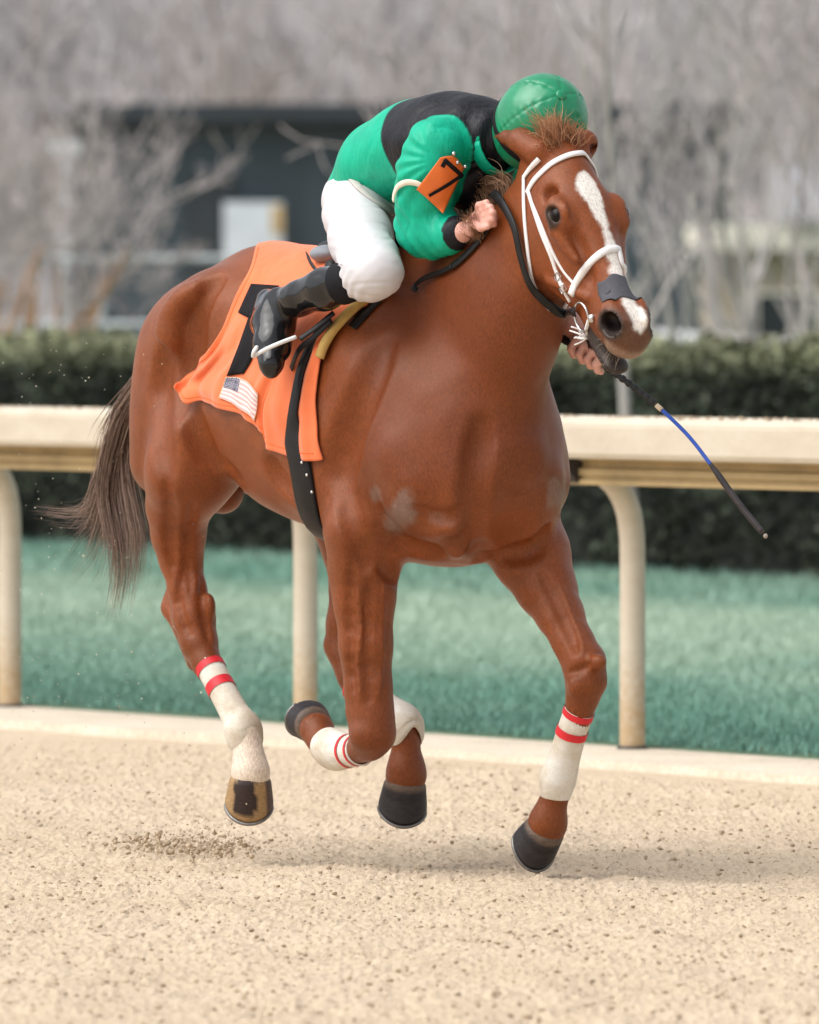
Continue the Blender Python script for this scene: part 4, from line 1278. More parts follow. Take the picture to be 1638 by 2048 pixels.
def bandage(pts, stripes=(.03, .17), notch=0.0, soil=True):
    P = spline([B(x, y, l) for x, y, l, r in pts], 34)
    R = spline([[r, 0, 0] for *_, r in pts], 34)[:, 0]
    n = 28
    T = np.gradient(P, axis=0); T /= np.linalg.norm(T, axis=1)[:, None]
    up = np.array((1.0, 0, 0)); rings = []
    a = np.arange(n) * 2 * math.pi / n
    for i in range(34):
        x = unit(up - T[i] * (up @ T[i])); y = np.cross(T[i], x)
        s_ = i / 33
        sh = -notch * np.maximum(0, np.cos(a)) ** 3 * max(0, s_ - .45) / .55
        rr = R[i] * (1 + .018 * vnoise(np.stack((np.cos(a) * 2, np.sin(a) * 2, np.full(n, s_ * 9)), -1)))
        rings.append(P[i] + rr[:, None] * (np.cos(a)[:, None] * x + np.sin(a)[:, None] * y) + sh[:, None] * T[i])
    V = np.array(rings)
    F = [(i * n + j, i * n + (j + 1) % n, (i + 1) * n + (j + 1) % n, (i + 1) * n + j) for i in range(33) for j in range(n)]
    o = mesh_obj('bandage', V.reshape(-1, 3), F, M_BAND, horse)
    so = o.modifiers.new('thick', 'SOLIDIFY'); so.thickness = .004; so.offset = 1
    for s_ in stripes:
        i0 = int(s_ * 33); i1 = i0 + 3
        c = P[i0:i1, None, :]
        W = c + (V[i0:i1] - c) * (1 + .0062 / R[i0:i1, None, None])
        k = i1 - i0
        F2 = [(i * n + j, i * n + (j + 1) % n, (i + 1) * n + (j + 1) % n, (i + 1) * n + j) for i in range(k - 1) for j in range(n)]
        mesh_obj('tape_stripe', W.reshape(-1, 3), F2, M_TAPE, o)
    return o
bandage([(419, 1332, -.13, .0345), (440, 1372, -.13, .033), (470, 1428, -.13, .036), (485, 1456, -.13, .047), (491, 1480, -.13, .045), (495, 1500, -.13, .036)], (.03, .2), .035)
bandage([(1159, 1420, .16, .0345), (1145, 1460, .16, .035), (1129, 1515, .16, .037), (1117, 1555, .16, .0435), (1112, 1578, .16, .040), (1110, 1594, .16, .0345)], (.02, .2))
bandage([(722, 1499, -.14, .038), (706, 1501, -.131, .039), (690, 1502, -.12, .043), (670, 1500, -.10, .050), (655, 1491, -.09, .045)], (.06, .28))
bandage([(713, 1374, .12, .037), (740, 1394, .12, .035), (782, 1424, .12, .039), (806, 1447, .12, .049), (812, 1470, .12, .046), (813, 1490, .12, .037)], (.03, .2), .05)

# ---------------------------------------------------------------- saddle cloth
CAX = 1.25
def polar_hit(a, ph, off, r0=.62, sh=None):
    sh = sh or HB
    d = np.stack((np.zeros_like(a), -np.sin(ph), np.cos(ph)), -1)
    o_ = np.stack((a, np.zeros_like(a), np.full_like(a, CAX)), -1)
    r = np.full_like(a, r0)
    for _ in range(40):
        r -= (sh(o_ + d * r[..., None]) - off) * .8
    return o_ + d * r[..., None]
def aphis(pxs, off=.012):
    p = HB.hits(pxs, off)
    return list(np.stack((p[:, 0], np.arctan2(-p[:, 1], p[:, 2] - CAX)), 1))
rear = [(-.66, 0.0)] + aphis(((505, 525), (478, 572), (446, 640), (415, 700), (382, 748), (350, 785)))
front = [(-.10, 0.0)] + aphis(((742, 585), (690, 625), (655, 680), (637, 735), (628, 800), (630, 860), (637, 928)))
bottom = aphis(((350, 785), (372, 808), (402, 803), (440, 815), (490, 836), (520, 866), (534, 900), (575, 918), (602, 925), (637, 928)))
NS, NT = 110, 100
rear, front = spline(rear, NT), spline(front, NT)
bottom = spline(bottom, NS)
S, T_ = np.meshgrid(np.linspace(0, 1, NS), np.linspace(0, 1, NT), indexing='ij')
top = np.stack((np.linspace(-.66, -.10, NS), np.zeros(NS)), -1)
S3, T3 = S[..., None], T_[..., None]
AP = (1 - S3) * rear[None] + S3 * front[None] + (1 - T3) * top[:, None] + T3 * bottom[:, None] - (
    (1 - S3) * (1 - T3) * top[0] + S3 * (1 - T3) * top[-1] + (1 - S3) * T3 * bottom[0] + S3 * T3 * bottom[-1])
lift = .011 + .030 * sstep(.72, 1.0, T_) * sstep(.55, .05, S) \
    + sstep(.35, .9, T_) * (.0075 * np.sin(S * 30 + T_ * 6 + 1.5 * vnoise(np.stack((S * 4, T_ * 3, S * 0), -1))) + .005 * np.sin(S * 61 - T_ * 9 + 1)) * sstep(.9, .6, S) \
    + .006 * fbm(np.stack((S * 5, T_ * 4, S * 0), -1), 3) + .016 * sstep(.9, 1, T_) * np.sin(S * 16 + .6) * sstep(.5, .2, S) \
    + .010 * np.exp(-((S - .93) / .03) ** 2) * sstep(.2, .5, T_)
lift = np.maximum(lift, .006)
CL = polar_hit(AP[..., 0].ravel(), AP[..., 1].ravel(), 0.0).reshape(NS, NT, 3)
CN = HB.normal(CL)
CL = CL + CN * lift[..., None]
for _ in range(1):                                          # the cloth bridges hollows
    CL[1:-1, 1:-1] = (CL[1:-1, 1:-1] * 2 + CL[2:, 1:-1] + CL[:-2, 1:-1] + CL[1:-1, 2:] + CL[1:-1, :-2]) / 6
CN = np.cross(np.gradient(CL, axis=0), np.gradient(CL, axis=1)); CN /= np.linalg.norm(CN, axis=-1)[..., None]
if (CN[:, NT // 2, 1]).mean() > 0: CN = -CN
def cloth_mat(nt, p):
    f = noise(nt, 9, 4, .6)
    g = noise(nt, 420, 2, .5)
    nt.links.new(ramp(nt, f, [(.3, (.70, .14, .036)), (.7, (.82, .178, .052))]), p.inputs['Base Color'])
    p.inputs['Roughness'].default_value = .75
    p.inputs['Sheen Weight'].default_value = .25
    w = noise(nt, 22, 3, .5, stretch(nt, (1, 1, .35)))
    bb = nd(nt, 'Bump', Strength=.35, Distance=.012); nt.links.new(w, bb.inputs['Height'])
    b2 = bump(nt, p, g, .3, .0015); nt.links.new(bb.outputs['Normal'], b2.inputs['Normal'])
M_CLOTH = mat('orange_cotton', cloth_mat)
M_BLACK = plain('black_cloth', (.012, .011, .013), .85, .2, 60, .3, 500, .001, spec=.15)
def grid_faces(n, m, off=0): return [(off + i * m + j, off + i * m + j + 1, off + (i + 1) * m + j + 1, off + (i + 1) * m + j) for i in range(n - 1) for j in range(m - 1)]
cloth_root = empty('saddle_cloth', ORG, HROT)
tag(cloth_root, 'orange cotton saddle cloth with black numeral under the saddle', 'saddle cloth')
full = np.concatenate((CL[:, ::-1] * np.array((1, -1, 1)), CL[:, 1:]), 1)
sc = mesh_obj('cloth', full.reshape(-1, 3), grid_faces(NS, 2 * NT - 1), M_CLOTH, cloth_root)
so = sc.modifiers.new('thick', 'SOLIDIFY'); so.thickness = .004; so.offset = 0
CPX = pix(CL)
def cloth_at(px, py, off=.004):
    d = (CPX[..., 0] - px) ** 2 + (CPX[..., 1] - py) ** 2 + 2e3 * (CN[..., 1] > .2)
    i, j = np.unravel_index(np.argpartition(d, 4, axis=None)[:4], d.shape)
    w = 1 / (d[i, j] + .5); w /= w.sum()
    p = (CL[i, j] * w[:, None]).sum(0); n = unit((CN[i, j] * w[:, None]).sum(0))
    # slide along the sheet to the exact pixel
    for _ in range(3):
        e = np.array((px, py)) - pix(p)
        a_ = np.cross(n, (0, 0, 1.0)); a_ = unit(a_); b_ = np.cross(n, a_)
        J = np.stack((pix(p + a_ * .002) - pix(p), pix(p + b_ * .002) - pix(p)), 1) / .002
        if abs(np.linalg.det(J)) < 1e4: break
        k = np.linalg.solve(J, e); p = p + (a_ * k[0] + b_ * k[1]) * .9
    return p + n * off
def patch(name, q, nu, nv, m, parent, off, col=None, fn=cloth_at, thick=.0015):
    """q: two pixel curves (upper, lower), sampled and laid on the cloth"""
    A, Bq = spline(np.array([(*p, 0) for p in q[0]], float), nu), spline(np.array([(*p, 0) for p in q[1]], float), nu)
    V = []
    for i in range(nu):
        for j in range(nv):
            p = A[i] + (Bq[i] - A[i]) * j / (nv - 1)
            V.append(fn(p[0], p[1], off))
    o = mesh_obj(name, np.array(V), grid_faces(nu, nv), m, parent, True, col)
    so = o.modifiers.new('thick', 'SOLIDIFY'); so.thickness = thick; so.offset = 0
    return o
num = patch('numeral', [[(504, 570), (530, 572), (560, 574)], [(479, 627), (500, 637), (530, 644)]], 10, 8, M_BLACK, cloth_root, .005)
patch('numeral_stem', [[(505, 622), (492, 660), (478, 700), (456, 752)], [(534, 640), (522, 672), (506, 720), (490, 748)]], 14, 5, M_BLACK, cloth_root, .0052)
nu_, nv_ = 48, 40
fu, fv = np.meshgrid(np.linspace(0, 1, nu_), np.linspace(0, 1, nv_), indexing='ij')
fc = np.where((np.floor(fv * 13).astype(int) % 2 == 0)[..., None], (.62, .36, .34), (.72, .62, .60))
cn = (fu < .44) & (fv < .5)
fc = np.where(cn[..., None], (.018, .016, .06), fc)
gu, gv = fu / .44 * 8, fv / .5 * 7
st = (np.hypot((gu + .5 * (np.floor(gv) % 2)) % 1 - .5, gv % 1 - .5) < .30) & cn
fc = np.where(st[..., None], (.62, .60, .66), fc)
bd = (fu < .02) | (fu > .98) | (fv < .025) | (fv > .975)
fc = np.where(bd[..., None], (.70, .42, .16), fc)
def vcol(nt, p):
    a = nd(nt, 'Attribute', attribute_name='col')
    nt.links.new(mix(nt, 1.0, a.outputs['Color'], ramp(nt, noise(nt, 300, 2), [(.3, (.88,) * 3), (.7, (1.08,) * 3)]), 'MULTIPLY'), p.inputs['Base Color'])
    p.inputs['Roughness'].default_value = .7
M_VCOL = mat('embroidered_patch', vcol)
patch('flag_patch', [[(455, 754), (478, 755), (500, 765), (518, 787)], [(441, 797), (468, 809), (492, 825), (513, 842)]], nu_, nv_, M_VCOL, cloth_root, .006, fc.reshape(-1, 3))
# stitched hems
M_HEM = plain('hem_stitch', (.72, .15, .035), .8)
for j0, nm in ((4, 'hem'),):
    pts = np.concatenate((CL[3, 8:NT - 4], CL[3:NS - 3, NT - 4])); nn = np.concatenate((CN[3, 8:NT - 4], CN[3:NS - 3, NT - 4]))
    v, f = ribbon(pts + nn * .0022, nn, .0025, .0006)
    mesh_obj('hem_stitching', v, f, M_HEM, cloth_root)
pts, nn = CL[int(NS * .60), int(NT * .62):], CN[int(NS * .60), int(NT * .62):]
v, f = ribbon(pts + nn * .0022, nn, .003, .0006); mesh_obj('hem_stitching', v, f, M_HEM, cloth_root)

# ---------------------------------------------------------------- saddle: pad, seat, flap, girth, stirrup
saddle = empty('saddle', ORG, HROT)
tag(saddle, 'small black racing saddle with yellow foam pad and girth', 'saddle')
M_LEATHER = plain('black_leather', (.012, .011, .012), .45, .3, 30, .3, 220, .001, spec=.25)
M_FOAM = plain('yellow_foam', (.52, .33, .10), .85, .12, 40, .4, 300, .002)
M_GREY = plain('grey_padding', (.22, .24, .27), .6, .1, 30)
M_STEEL = plain('polished_steel', (.62, .62, .62), .22, .08, 40, metal=1.0)
M_WPLAST = plain('white_plastic', (.75, .75, .75), .35, .06, 40)
def on_horse(px, py, off): return HB.hit(px, py, off)
def surf_strip(name, pxs, width, thick, off, m, parent, n=40, fn=None, ext=None, taper=None):
    P = HB.hits(spline(np.array([(*p, 0) for p in pxs], float), n)[:, :2], off)
    P[1:-1] = (P[:-2] + 2 * P[1:-1] + P[2:]) / 4
    if ext is not None: P = np.concatenate((P, ext))
    N = HB.normal(P)
    v, f = ribbon(P, N, width if taper is None else np.interp(np.linspace(0, 1, len(P)), *taper), thick)
    return mesh_obj(name, v, f, m, parent)
surf_strip('foam_pad', [(765, 578), (738, 594), (706, 620), (672, 656), (652, 688), (641, 716)], .030, .012, .016, M_FOAM, saddle)
surf_strip('under_shade', [(775, 580), (748, 606), (722, 634), (704, 655)], .035, .004, .006, M_LEATHER, saddle)  # dark strip put in for the shadow below the foam pad
sv_ = Shape()
sv_.ell((-.20, 0, 1.615), (.13, .095, .026), None, .03); sv_.ell((-.06, 0, 1.63), (.07, .085, .035), None, .03)
for s in (-1, 1): sv_.cone((-.09, s * .15, 1.56), .022, (-.05, s * .235, 1.42), .012, .03)
v, f = sv_.mesh(.006); mesh_obj('seat', v, f, M_LEATHER, saddle)
cant = Shape(); cant.ell(B(657, 508, -.085), (.05, .05, .025), None, .01)
v, f = cant.mesh(.005); mesh_obj('cantle', v, f, M_GREY, saddle)
mb = MB(); p0, p1 = B(612, 503, -.16), B(640, 550, -.17)
v, f = ribbon(spline([p0, (p0 + p1) / 2 + np.array((0, -.006, 0)), p1], 12), np.tile((.4, -.9, .2), (12, 1)), np.interp(np.linspace(0, 1, 12), (0, .25, 1), (.002, .009, .010)), .002)
mesh_obj('strap_end', v, f, M_LEATHER, saddle)
# girth: over the cloth, under the belly, up the other side
gp = [cloth_at(x, y, .007) for x, y in ((660, 640), (628, 690), (607, 740), (596, 790), (590, 840))]
gq = list(TRK.hits(((598, 880), (614, 930), (628, 985), (644, 1030)), .010))
G = spline(gp + gq, 46)
end = G[-1]
ph0 = math.atan2(-end[1], end[2] - CAX)
pa_ = np.linspace(ph0, 2 * math.pi - 1.0, 14)[1:]
wrap = polar_hit(np.linspace(end[0], end[0] - .06, 13), pa_, .008, .50, TRK)
G2 = spline([G[-2], G[-1]] + list(wrap), 42)[3:]
P = np.concatenate((G, G2[1:]))
P = spline(P[np.r_[0:len(P):3, len(P) - 1]], 90)
for _ in range(6):
    P = P + np.maximum(0, .009 - HB(P))[:, None] * HB.normal(P)
    P[26:-1] = (P[25:-2] + 2 * P[26:-1] + P[27:]) / 4
N = TRK.normal(P)
wd = np.interp(np.arange(len(P)), [0, 22, 30, 60, 84], [.028, .036, .085, .095, .05])
v, f = ribbon(P, N, wd, .005); girth = mesh_obj('girth', v, f, M_LEATHER, saddle)
for (x, y) in ((614, 950), (624, 984), (604, 925)):
    p = HB.hit(x, y, .013)
    v, f = sphere(p, .0045, 10, 8); mesh_obj('rivet', v, f, M_STEEL, girth)
# stirrup leather and iron
def strap3(name, pts, nrm, width, thick, m, parent, n=24):
    v, f = ribbon(spline(pts, n), np.tile(unit(nrm), (n, 1)), width, thick)
    return mesh_obj(name, v, f, m, parent)
near = (.30, -.90, .2)
strap3('stirrup_leather', [B(668, 625, -.275), B(632, 655, -.31), B(600, 678, -.345)], near, .016, .003, M_LEATHER, saddle)
strap3('stirrup_leather', [B(663, 640, -.262), B(630, 672, -.285), B(598, 700, -.30), B(582, 738, -.285)], near, .018, .003, M_LEATHER, saddle)
iron = MB()
ip = [B(592, 674, -.36), B(565, 684, -.395), B(535, 697, -.425), B(506, 713, -.45), B(512, 700, -.46), B(545, 668, -.40)]
iron.tube(spline(ip[:4], 16), .0055, 8)
iron.tube(spline([ip[3], B(508, 703, -.455), B(514, 694, -.44)], 6), .0055, 8)
iron.build('stirrup_iron', M_WPLAST, saddle, True)

# ---------------------------------------------------------------- bridle
bridle = empty('bridle', ORG, HROT)
tag(bridle, 'white racing bridle with black reins on the chestnut horse', 'bridle')
M_WHITE = plain('white_rubber_strap', (.80, .78, .78), .42, .05, 60, .15, 200, .001)
def head_strip(name, pxs, width, thick, m, mirror=False, off=.002, n=30, tail=None, taper=None):
    P = HB.hits(spline(np.array([(*p, 0) for p in pxs], float), n)[:, :2], off)
    for _ in range(2): P[1:-1] = (P[:-2] + 2 * P[1:-1] + P[2:]) / 4
    if tail is not None:
        ext = np.array([HB.snap(HD(*t)[None], off)[0] for t in tail]); P = np.concatenate((P, spline(np.vstack((P[-1:], ext)), 14)[1:]))
    out = []
    for mi in ((False, True) if mirror else (False,)):
        Q = P
        if mi:
            q_ = to_head(P); q_[:, 1] *= -1
            Q = HB.snap(PL + q_ @ HAX, off)
        N = HB.normal(Q)
        v, f = ribbon(Q, N, width if taper is None else np.interp(np.linspace(0, 1, len(Q)), *taper), thick)
        out.append(mesh_obj(name, v, f, m, bridle))
    return out
head_strip('browband', [(1054, 386), (1066, 364), (1082, 346), (1106, 325), (1138, 310), (1160, 306)], .0165, .004, M_WHITE,
           tail=[(.045, .045, .08), (.065, .075, .06), (.08, .088, .03), (.085, .09, 0)])
head_strip('cheekpiece', [(1056, 380), (1068, 420), (1084, 468), (1103, 513), (1114, 546), (1126, 577), (1141, 604)], .012, .004, M_WHITE, True)
head_strip('noseband_hanger', [(1060, 396), (1080, 443), (1106, 505), (1126, 540), (1147, 566)], .0095, .0035, M_WHITE, True)
head_strip('throatlatch', [(1048, 352), (1048, 397), (1050, 442), (1055, 490), (1061, 539), (1068, 572), (1082, 597), (1100, 619)], .0115, .004, M_WHITE, True)
head_strip('noseband', [(1143, 588), (1151, 568), (1167, 542), (1190, 516), (1214, 500), (1236, 497)], .021, .006, M_WHITE,
           tail=[(.375, .035, .05), (.385, .055, .03), (.40, .058, 0), (.41, .055, -.04)])
head_strip('crownpiece', [(1047, 356), (1062, 335), (1078, 318)], .014, .004, M_WHITE)
for pa in ((1116, 552), (1127, 577)):
    p = HB.hit(*pa, .006); n_ = HB.normal(p[None])[0]
    ax_ = np.stack((unit(np.cross(n_, hu)), unit(hu - n_ * (hu @ n_)), n_))
    b = MB(); k = .011
    b.tube([p + ax_.T @ np.array(c) * k for c in ((-1, -.8, .2), (1, -.8, .2), (1, .8, .2), (-1, .8, .2), (-1, -.8, .2))], .0016, 6)
    b.build('buckle', M_STEEL, bridle, True)
# bit ring, mouthpiece end
bc = HB.hit(1163, 634, .010); n_ = HB.normal(bc[None])[0]; x_ = unit(np.cross(n_, (0, 0, 1))); y_ = np.cross(n_, x_)
for mi in (1, -1):
    def mm(p):
        if mi == 1: return p
        q_ = to_head(p); q_[..., 1] *= -1; return PL + q_ @ HAX
    b = MB()
    b.tube(mm(np.array([bc + .037 * (math.cos(t) * x_ + math.sin(t) * y_) for t in np.linspace(0, 2 * math.pi, 33)])), .0032, 7, cap=False)
    b.build('bit_ring', M_STEEL, bridle, True)
v, f = sphere(HB.hit(1184, 637, .004), (.010, .010, .012)); mesh_obj('bit_end', v, f, M_STEEL, bridle)
# nasal strip and chin tie
uu, vv = np.meshgrid(np.linspace(.415, .485, 18), np.linspace(-1.25, 1.25, 30), indexing='ij')
vv = vv * (1 - .16 * np.abs((uu - .45) / .035) ** 2.5); uu = uu + .010 * vv ** 2 * np.where(uu > .45, -1, .3) + .0035 * np.sin(vv * 7)
Q = HB.snap(HD(0, 0, 0) + uu[..., None] * hu + (.075 * np.sin(vv))[..., None] * hv + (.075 * np.cos(vv) - .01)[..., None] * hw, .0016, 14)
nas = empty('nasal_strip', ORG, HROT); 
o = mesh_obj('strip', Q.reshape(-1, 3), grid_faces(18, 30), plain('grey_adhesive_strip', (.075, .075, .088), .8, .15, 60, .3, 500, .001), nas)
so = o.modifiers.new('thick', 'SOLIDIFY'); so.thickness = .002
tag(nas, 'dark grey adhesive strip stuck across the horse nose', 'nasal strip')
tie = MB()
c0 = HD(.475, -.03, -.125)
for i in range(7):
    e_ = c0 + np.array((-.05 + .02 * rng.random(), -.03 + .03 * rng.random(), -.02 + .05 * rng.random()))
    tie.tube(spline([c0, (c0 + e_) / 2 + rng.normal(size=3) * .006, e_], 6), .0022, 5)
tie.tube(spline([HD(.46, -.046, -.07), HD(.47, -.04, -.105), HD(.475, 0, -.132), HD(.47, .04, -.105)], 14), .0045, 6)
tie.build('chin_tie', M_WHITE, bridle, True)
# ================================================================== the jockey
jk = empty('person', ORG, HROT)
tag(jk, 'crouching jockey in green and black silks with orange numbered armband', 'person')
def mir(p): return np.asarray(p) * np.array((1, -1, 1))
PV, WA, CH, NK = B(738, 398, 0), B(795, 330, 0), B(898, 292, 0), B(985, 275, .01)
HIPR, KNR, ANR, TOER = B(708, 410, -.10), B(752, 545, -.27), B(556, 612, -.32), B(540, 728, -.39)
SHR, ELR, FMR, WRR = B(864, 312, -.16), B(847, 464, -.14), B(888, 472, -.135), B(921, 466, -.13)
SHL, ELL, WRL = mir(SHR), B(1040, 500, .27), B(1146, 652, .165)
HC = B(1084, 240, .035)                                    # helmet centre
hk = unit((.86, -.12, .50))                                # crown points forward: head down behind the mane
hx_ = unit(np.cross((0, 0, 1), hk)); hz_ = np.cross(hk, hx_)
KAX = np.stack((hk, hx_, hz_))
# ---- skin: one continuous body under the clothes
JB = Shape()
JB.chain([(PV, .105), (WA, .095), (CH, .10), (NK, .055)], .05, 1.2)
JB.cone(NK, .052, HC - hk * .06, .055, .03)
JB.ell(HC - hk * .02, (.10, .075, .085), KAX, .03)
JB.ell(HC - hk * .055 - hz_ * .045, (.065, .062, .06), KAX, .03)         # face
JB.ell(HC - hk * .06 - hz_ * .108, (.016, .014, .022), KAX, .012)        # nose
JB.cone(HC - hk * .095 - hz_ * .07, .03, HC - hk * .09 - hz_ * .095, .022, .02)   # chin
for s in (-1, 1): JB.ell(HC - hk * .075 + hx_ * s * .075, (.028, .008, .018), KAX, .006)   # ears
for m_ in (lambda p: p, mir):
    JB.chain([(m_(HIPR), .075), (m_(KNR), .05)], .03); JB.chain([(m_(KNR), .042), (m_(B(650, 578, -.30)), .040), (m_(ANR), .030), (m_(B(540, 645, -.335)), .032), (m_(B(538, 690, -.36)), .028), (m_(B(541, 725, -.383)), .015)], .02)
JB.chain([(CH, .075), (B(872, 305, -.12), .05), (B(853, 370, -.15), .045), (ELR, .040), (FMR, .034), (WRR, .026)], .025)
JB.chain([(CH, .075), (mir(B(872, 305, -.12)), .05), (ELL, .040), (WRL, .026)], .025)
# right hand closed on the rein at the crest of the neck
RH0 = B(942, 456, -.125)
JB.chain([(WRR, .026), (RH0, .019), (B(955, 442, -.110), .020), (B(962, 429, -.106), .018)], .012)
for i, (x, y) in enumerate(((968, 405), (976, 414), (981, 425), (980, 437))):
    k0 = B(x - 10, y + 6, -.125); k1 = B(x + 5, y + 1, -.13); k2 = B(x + 8, y + 11, -.115); k3 = B(x + 1, y + 14, -.10)
    JB.chain([(B(958, 440, -.112), .014), (k0, .0098), (k1, .0092), (k2, .0085), (k3, .0075)], .004)
JB.chain([(B(950, 448, -.128), .012), (B(962, 456, -.135), .0098), (B(976, 453, -.132), .0085)], .006)
# left hand round the whip handle
W0, W1 = B(1140, 687, .150), B(1216, 737, .165)
wa = unit(W1 - W0)
toc = unit(np.array((.833, -.553, .05))); toc = unit(toc - wa * (toc @ wa))    # towards the viewer
wu = np.cross(toc, wa); wu = wu if wu[2] > 0 else -wu                         # up, across the handle
def wp(t, r, ang): return W0 + (W1 - W0) * t + r * (math.cos(ang) * toc + math.sin(ang) * wu)
JB.chain([(WRL, .027), (wp(.30, .030, 1.9), .026), (wp(.62, .028, 1.7), .024)], .02)
JB.ell(wp(.5, .024, 1.8), (.036, .02, .026), np.stack((wa, toc, wu)), .015)
for t, L_ in ((.20, 1.0), (.42, 1.06), (.64, 1.0), (.85, .85)):
    rr = .0205
    JB.chain([(wp(t, rr + .006, 1.5), .0125), (wp(t, rr + .004, .55), .0118), (wp(t, rr, -.5), .0112), (wp(t + .02, rr - .002, -1.5 * L_), .0102), (wp(t + .02, rr - .003, -2.4 * L_), .009)], .004)
JB.chain([(wp(.45, .028, 1.2), .015), (wp(.78, .024, .85), .0125), (wp(1.0, .018, .55), .0105), (wp(1.1, .014, .5), .0085)], .006)
V, Fc = JB.mesh(.0047)
def skin(nt, p):
    f = noise(nt, 40, 4, .6); g = noise(nt, 300, 2)
    nt.links.new(ramp(nt, f, [(.3, (.58, .27, .21)), (.5, (.68, .37, .30)), (.7, (.64, .29, .23))]), p.inputs['Base Color'])
    p.inputs['Roughness'].default_value = .5
    p.inputs['Subsurface Weight'].default_value = .12
    p.inputs['Subsurface Radius'].default_value = (.01, .004, .002)
    bump(nt, p, g, .15, .001)
mesh_obj('body', V, Fc, mat('skin', skin), jk)
# ---- silks
JS = Shape()
JS.chain([(B(752, 385, 0), .112), (WA, .116), (B(850, 300, 0), .122), (B(905, 285, 0), .118), (B(955, 277, 0), .092), (B(985, 276, .01), .072)], .06, 1.25)
JS.cone(B(905, 315, 0), .10, B(945, 365, 0), .075, .06, 1.2)
ntor = len(JS.p)
ARM = Shape()
for sh in (JS, ARM):
    sh.chain([(B(872, 298, -.145), .082), (B(856, 345, -.16), .077), (B(849, 400, -.155), .070), (B(847, 455, -.14), .067), (B(868, 468, -.138), .058), (B(893, 470, -.135), .047), (B(915, 467, -.13), .039)], .028)
    sh.chain([(mir(B(872, 298, -.145)), .082), ((SHL + ELL) / 2, .07), (ELL, .06), (WRL * .75 + ELL * .25, .042)], .03)
def cloth_fold(P):
    q = P - B(847, 455, -.14)
    d = np.linalg.norm(q, axis=1)
    fold = .0045 * np.sin(q @ np.array((150, 60, 95))) * np.exp(-(d / .11) ** 2)
    rad = P - B(905, 320, -.15)                                # creases fan out from the armpit
    fan = np.arctan2(rad[:, 2], rad[:, 0]); dr = np.linalg.norm(rad, axis=1)
    crease = .0035 * np.sin(fan * 17 + 3 * vnoise(P * 6)) * sstep(.05, .12, dr) * np.exp(-(dr / .28) ** 2)
    return fold + crease + .003 * vnoise(P * np.array((7, 7, 7)) + 4) + .0055 * np.maximum(0, .35 - np.abs(vnoise(P @ np.array(((.8, .2, .5), (-.3, .9, .1), (-.5, -.2, .85))) * np.array((26, 9, 7)) + 8)))
V, Fc = JS.mesh(.005, cloth_fold)
tor = Shape(); tor.p = JS.p[:ntor]
sl_m = sstep(-.004, .004, tor(V) + .012 - ARM(V))
pl0, pl1 = B(850, 198, 0), B(792, 325, -.135)
pn = unit(np.cross(pl1 - pl0, mir(pl1) - pl0)); pn = pn if pn[0] > 0 else -pn
yoke = sstep(-.003, .003, (V - pl0) @ pn) * (1 - sl_m)
green, black = np.array((.004, .40, .245)), np.array((.009, .009, .013))
C = green + (black - green) * yoke[:, None]
cuff = ARM(V) < 0.004
cuffm = (V - B(911, 468, -.133)) @ unit(B(930, 462, -.128) - B(893, 470, -.135)) > 0
near_w = np.linalg.norm(V - B(918, 466, -.13), axis=1) < .07
C = np.where((cuffm & near_w)[:, None], black, C)
def silk(nt, p):
    a = nd(nt, 'Attribute', attribute_name='col')
    g = noise(nt, 14, 4, .6); w = noise(nt, 60, 3, .6, stretch(nt, (1, 1, .3)))
    nt.links.new(mix(nt, 1.0, a.outputs['Color'], ramp(nt, g, [(.3, (.86,) * 3), (.7, (1.1,) * 3)]), 'MULTIPLY'), p.inputs['Base Color'])
    p.inputs['Roughness'].default_value = .44
    p.inputs['Specular IOR Level'].default_value = .22
    bump(nt, p, w, .45, .009)
M_SILK = mat('nylon_silks', silk)
silks = mesh_obj('silks', V, Fc, M_SILK, jk, True, C)
col_ = MB(); a_ = unit(HC - NK)
cx_ = unit(np.cross(a_, (0, 0, 1))); cy_ = np.cross(cx_, a_)
cc_ = B(990, 286, .0)
v, f = ribbon(np.array([cc_ + .070 * math.cos(t) * cx_ + .080 * math.sin(t) * cy_ for t in np.linspace(0, 6.2832, 40)]),
              np.array([math.cos(t) * cx_ + math.sin(t) * cy_ for t in np.linspace(0, 6.2832, 40)]), .042, .004)
mesh_obj('collar', v, f, M_SILK, silks, True, np.tile(green, (len(v), 1)))
# ---- breeches and waistband
JP = Shape()
JP.cone(B(742, 402, 0), .112, B(790, 372, 0), .105, .05, 1.2)
for m_ in (lambda p: p, mir):
    JP.chain([(m_(B(715, 405, -.08)), .085), (m_(B(712, 430, -.13)), .080), (m_(B(722, 480, -.19)), .078), (m_(B(738, 522, -.24)), .072), (m_(B(754, 544, -.27)), .061), (m_(B(735, 556, -.275)), .052), (m_(B(718, 558, -.28)), .047)], .035)
def breech_fold(P):
    q = P - B(720, 560, -.28); d = np.linalg.norm(q, axis=1)
    return .0028 * np.sin(q @ np.array((150, 80, -170)) + 2 * vnoise(P * 14)) * np.exp(-(d / .075) ** 2) + .003 * vnoise(P * 7 + 2) + .006 * np.maximum(0, .3 - np.abs(vnoise(P * np.array((8, 8, 26)))))
V, Fc = JP.mesh(.005, breech_fold)
M_BREECH = plain('white_breeches', (.60, .585, .605), .6, .05, 20, .2, 60, .003)
mesh_obj('breeches', V, Fc, M_BREECH, jk)
wb_ = [B(704, 350, -.09), B(722, 372, -.135), B(752, 402, -.15), B(790, 425, -.13)]
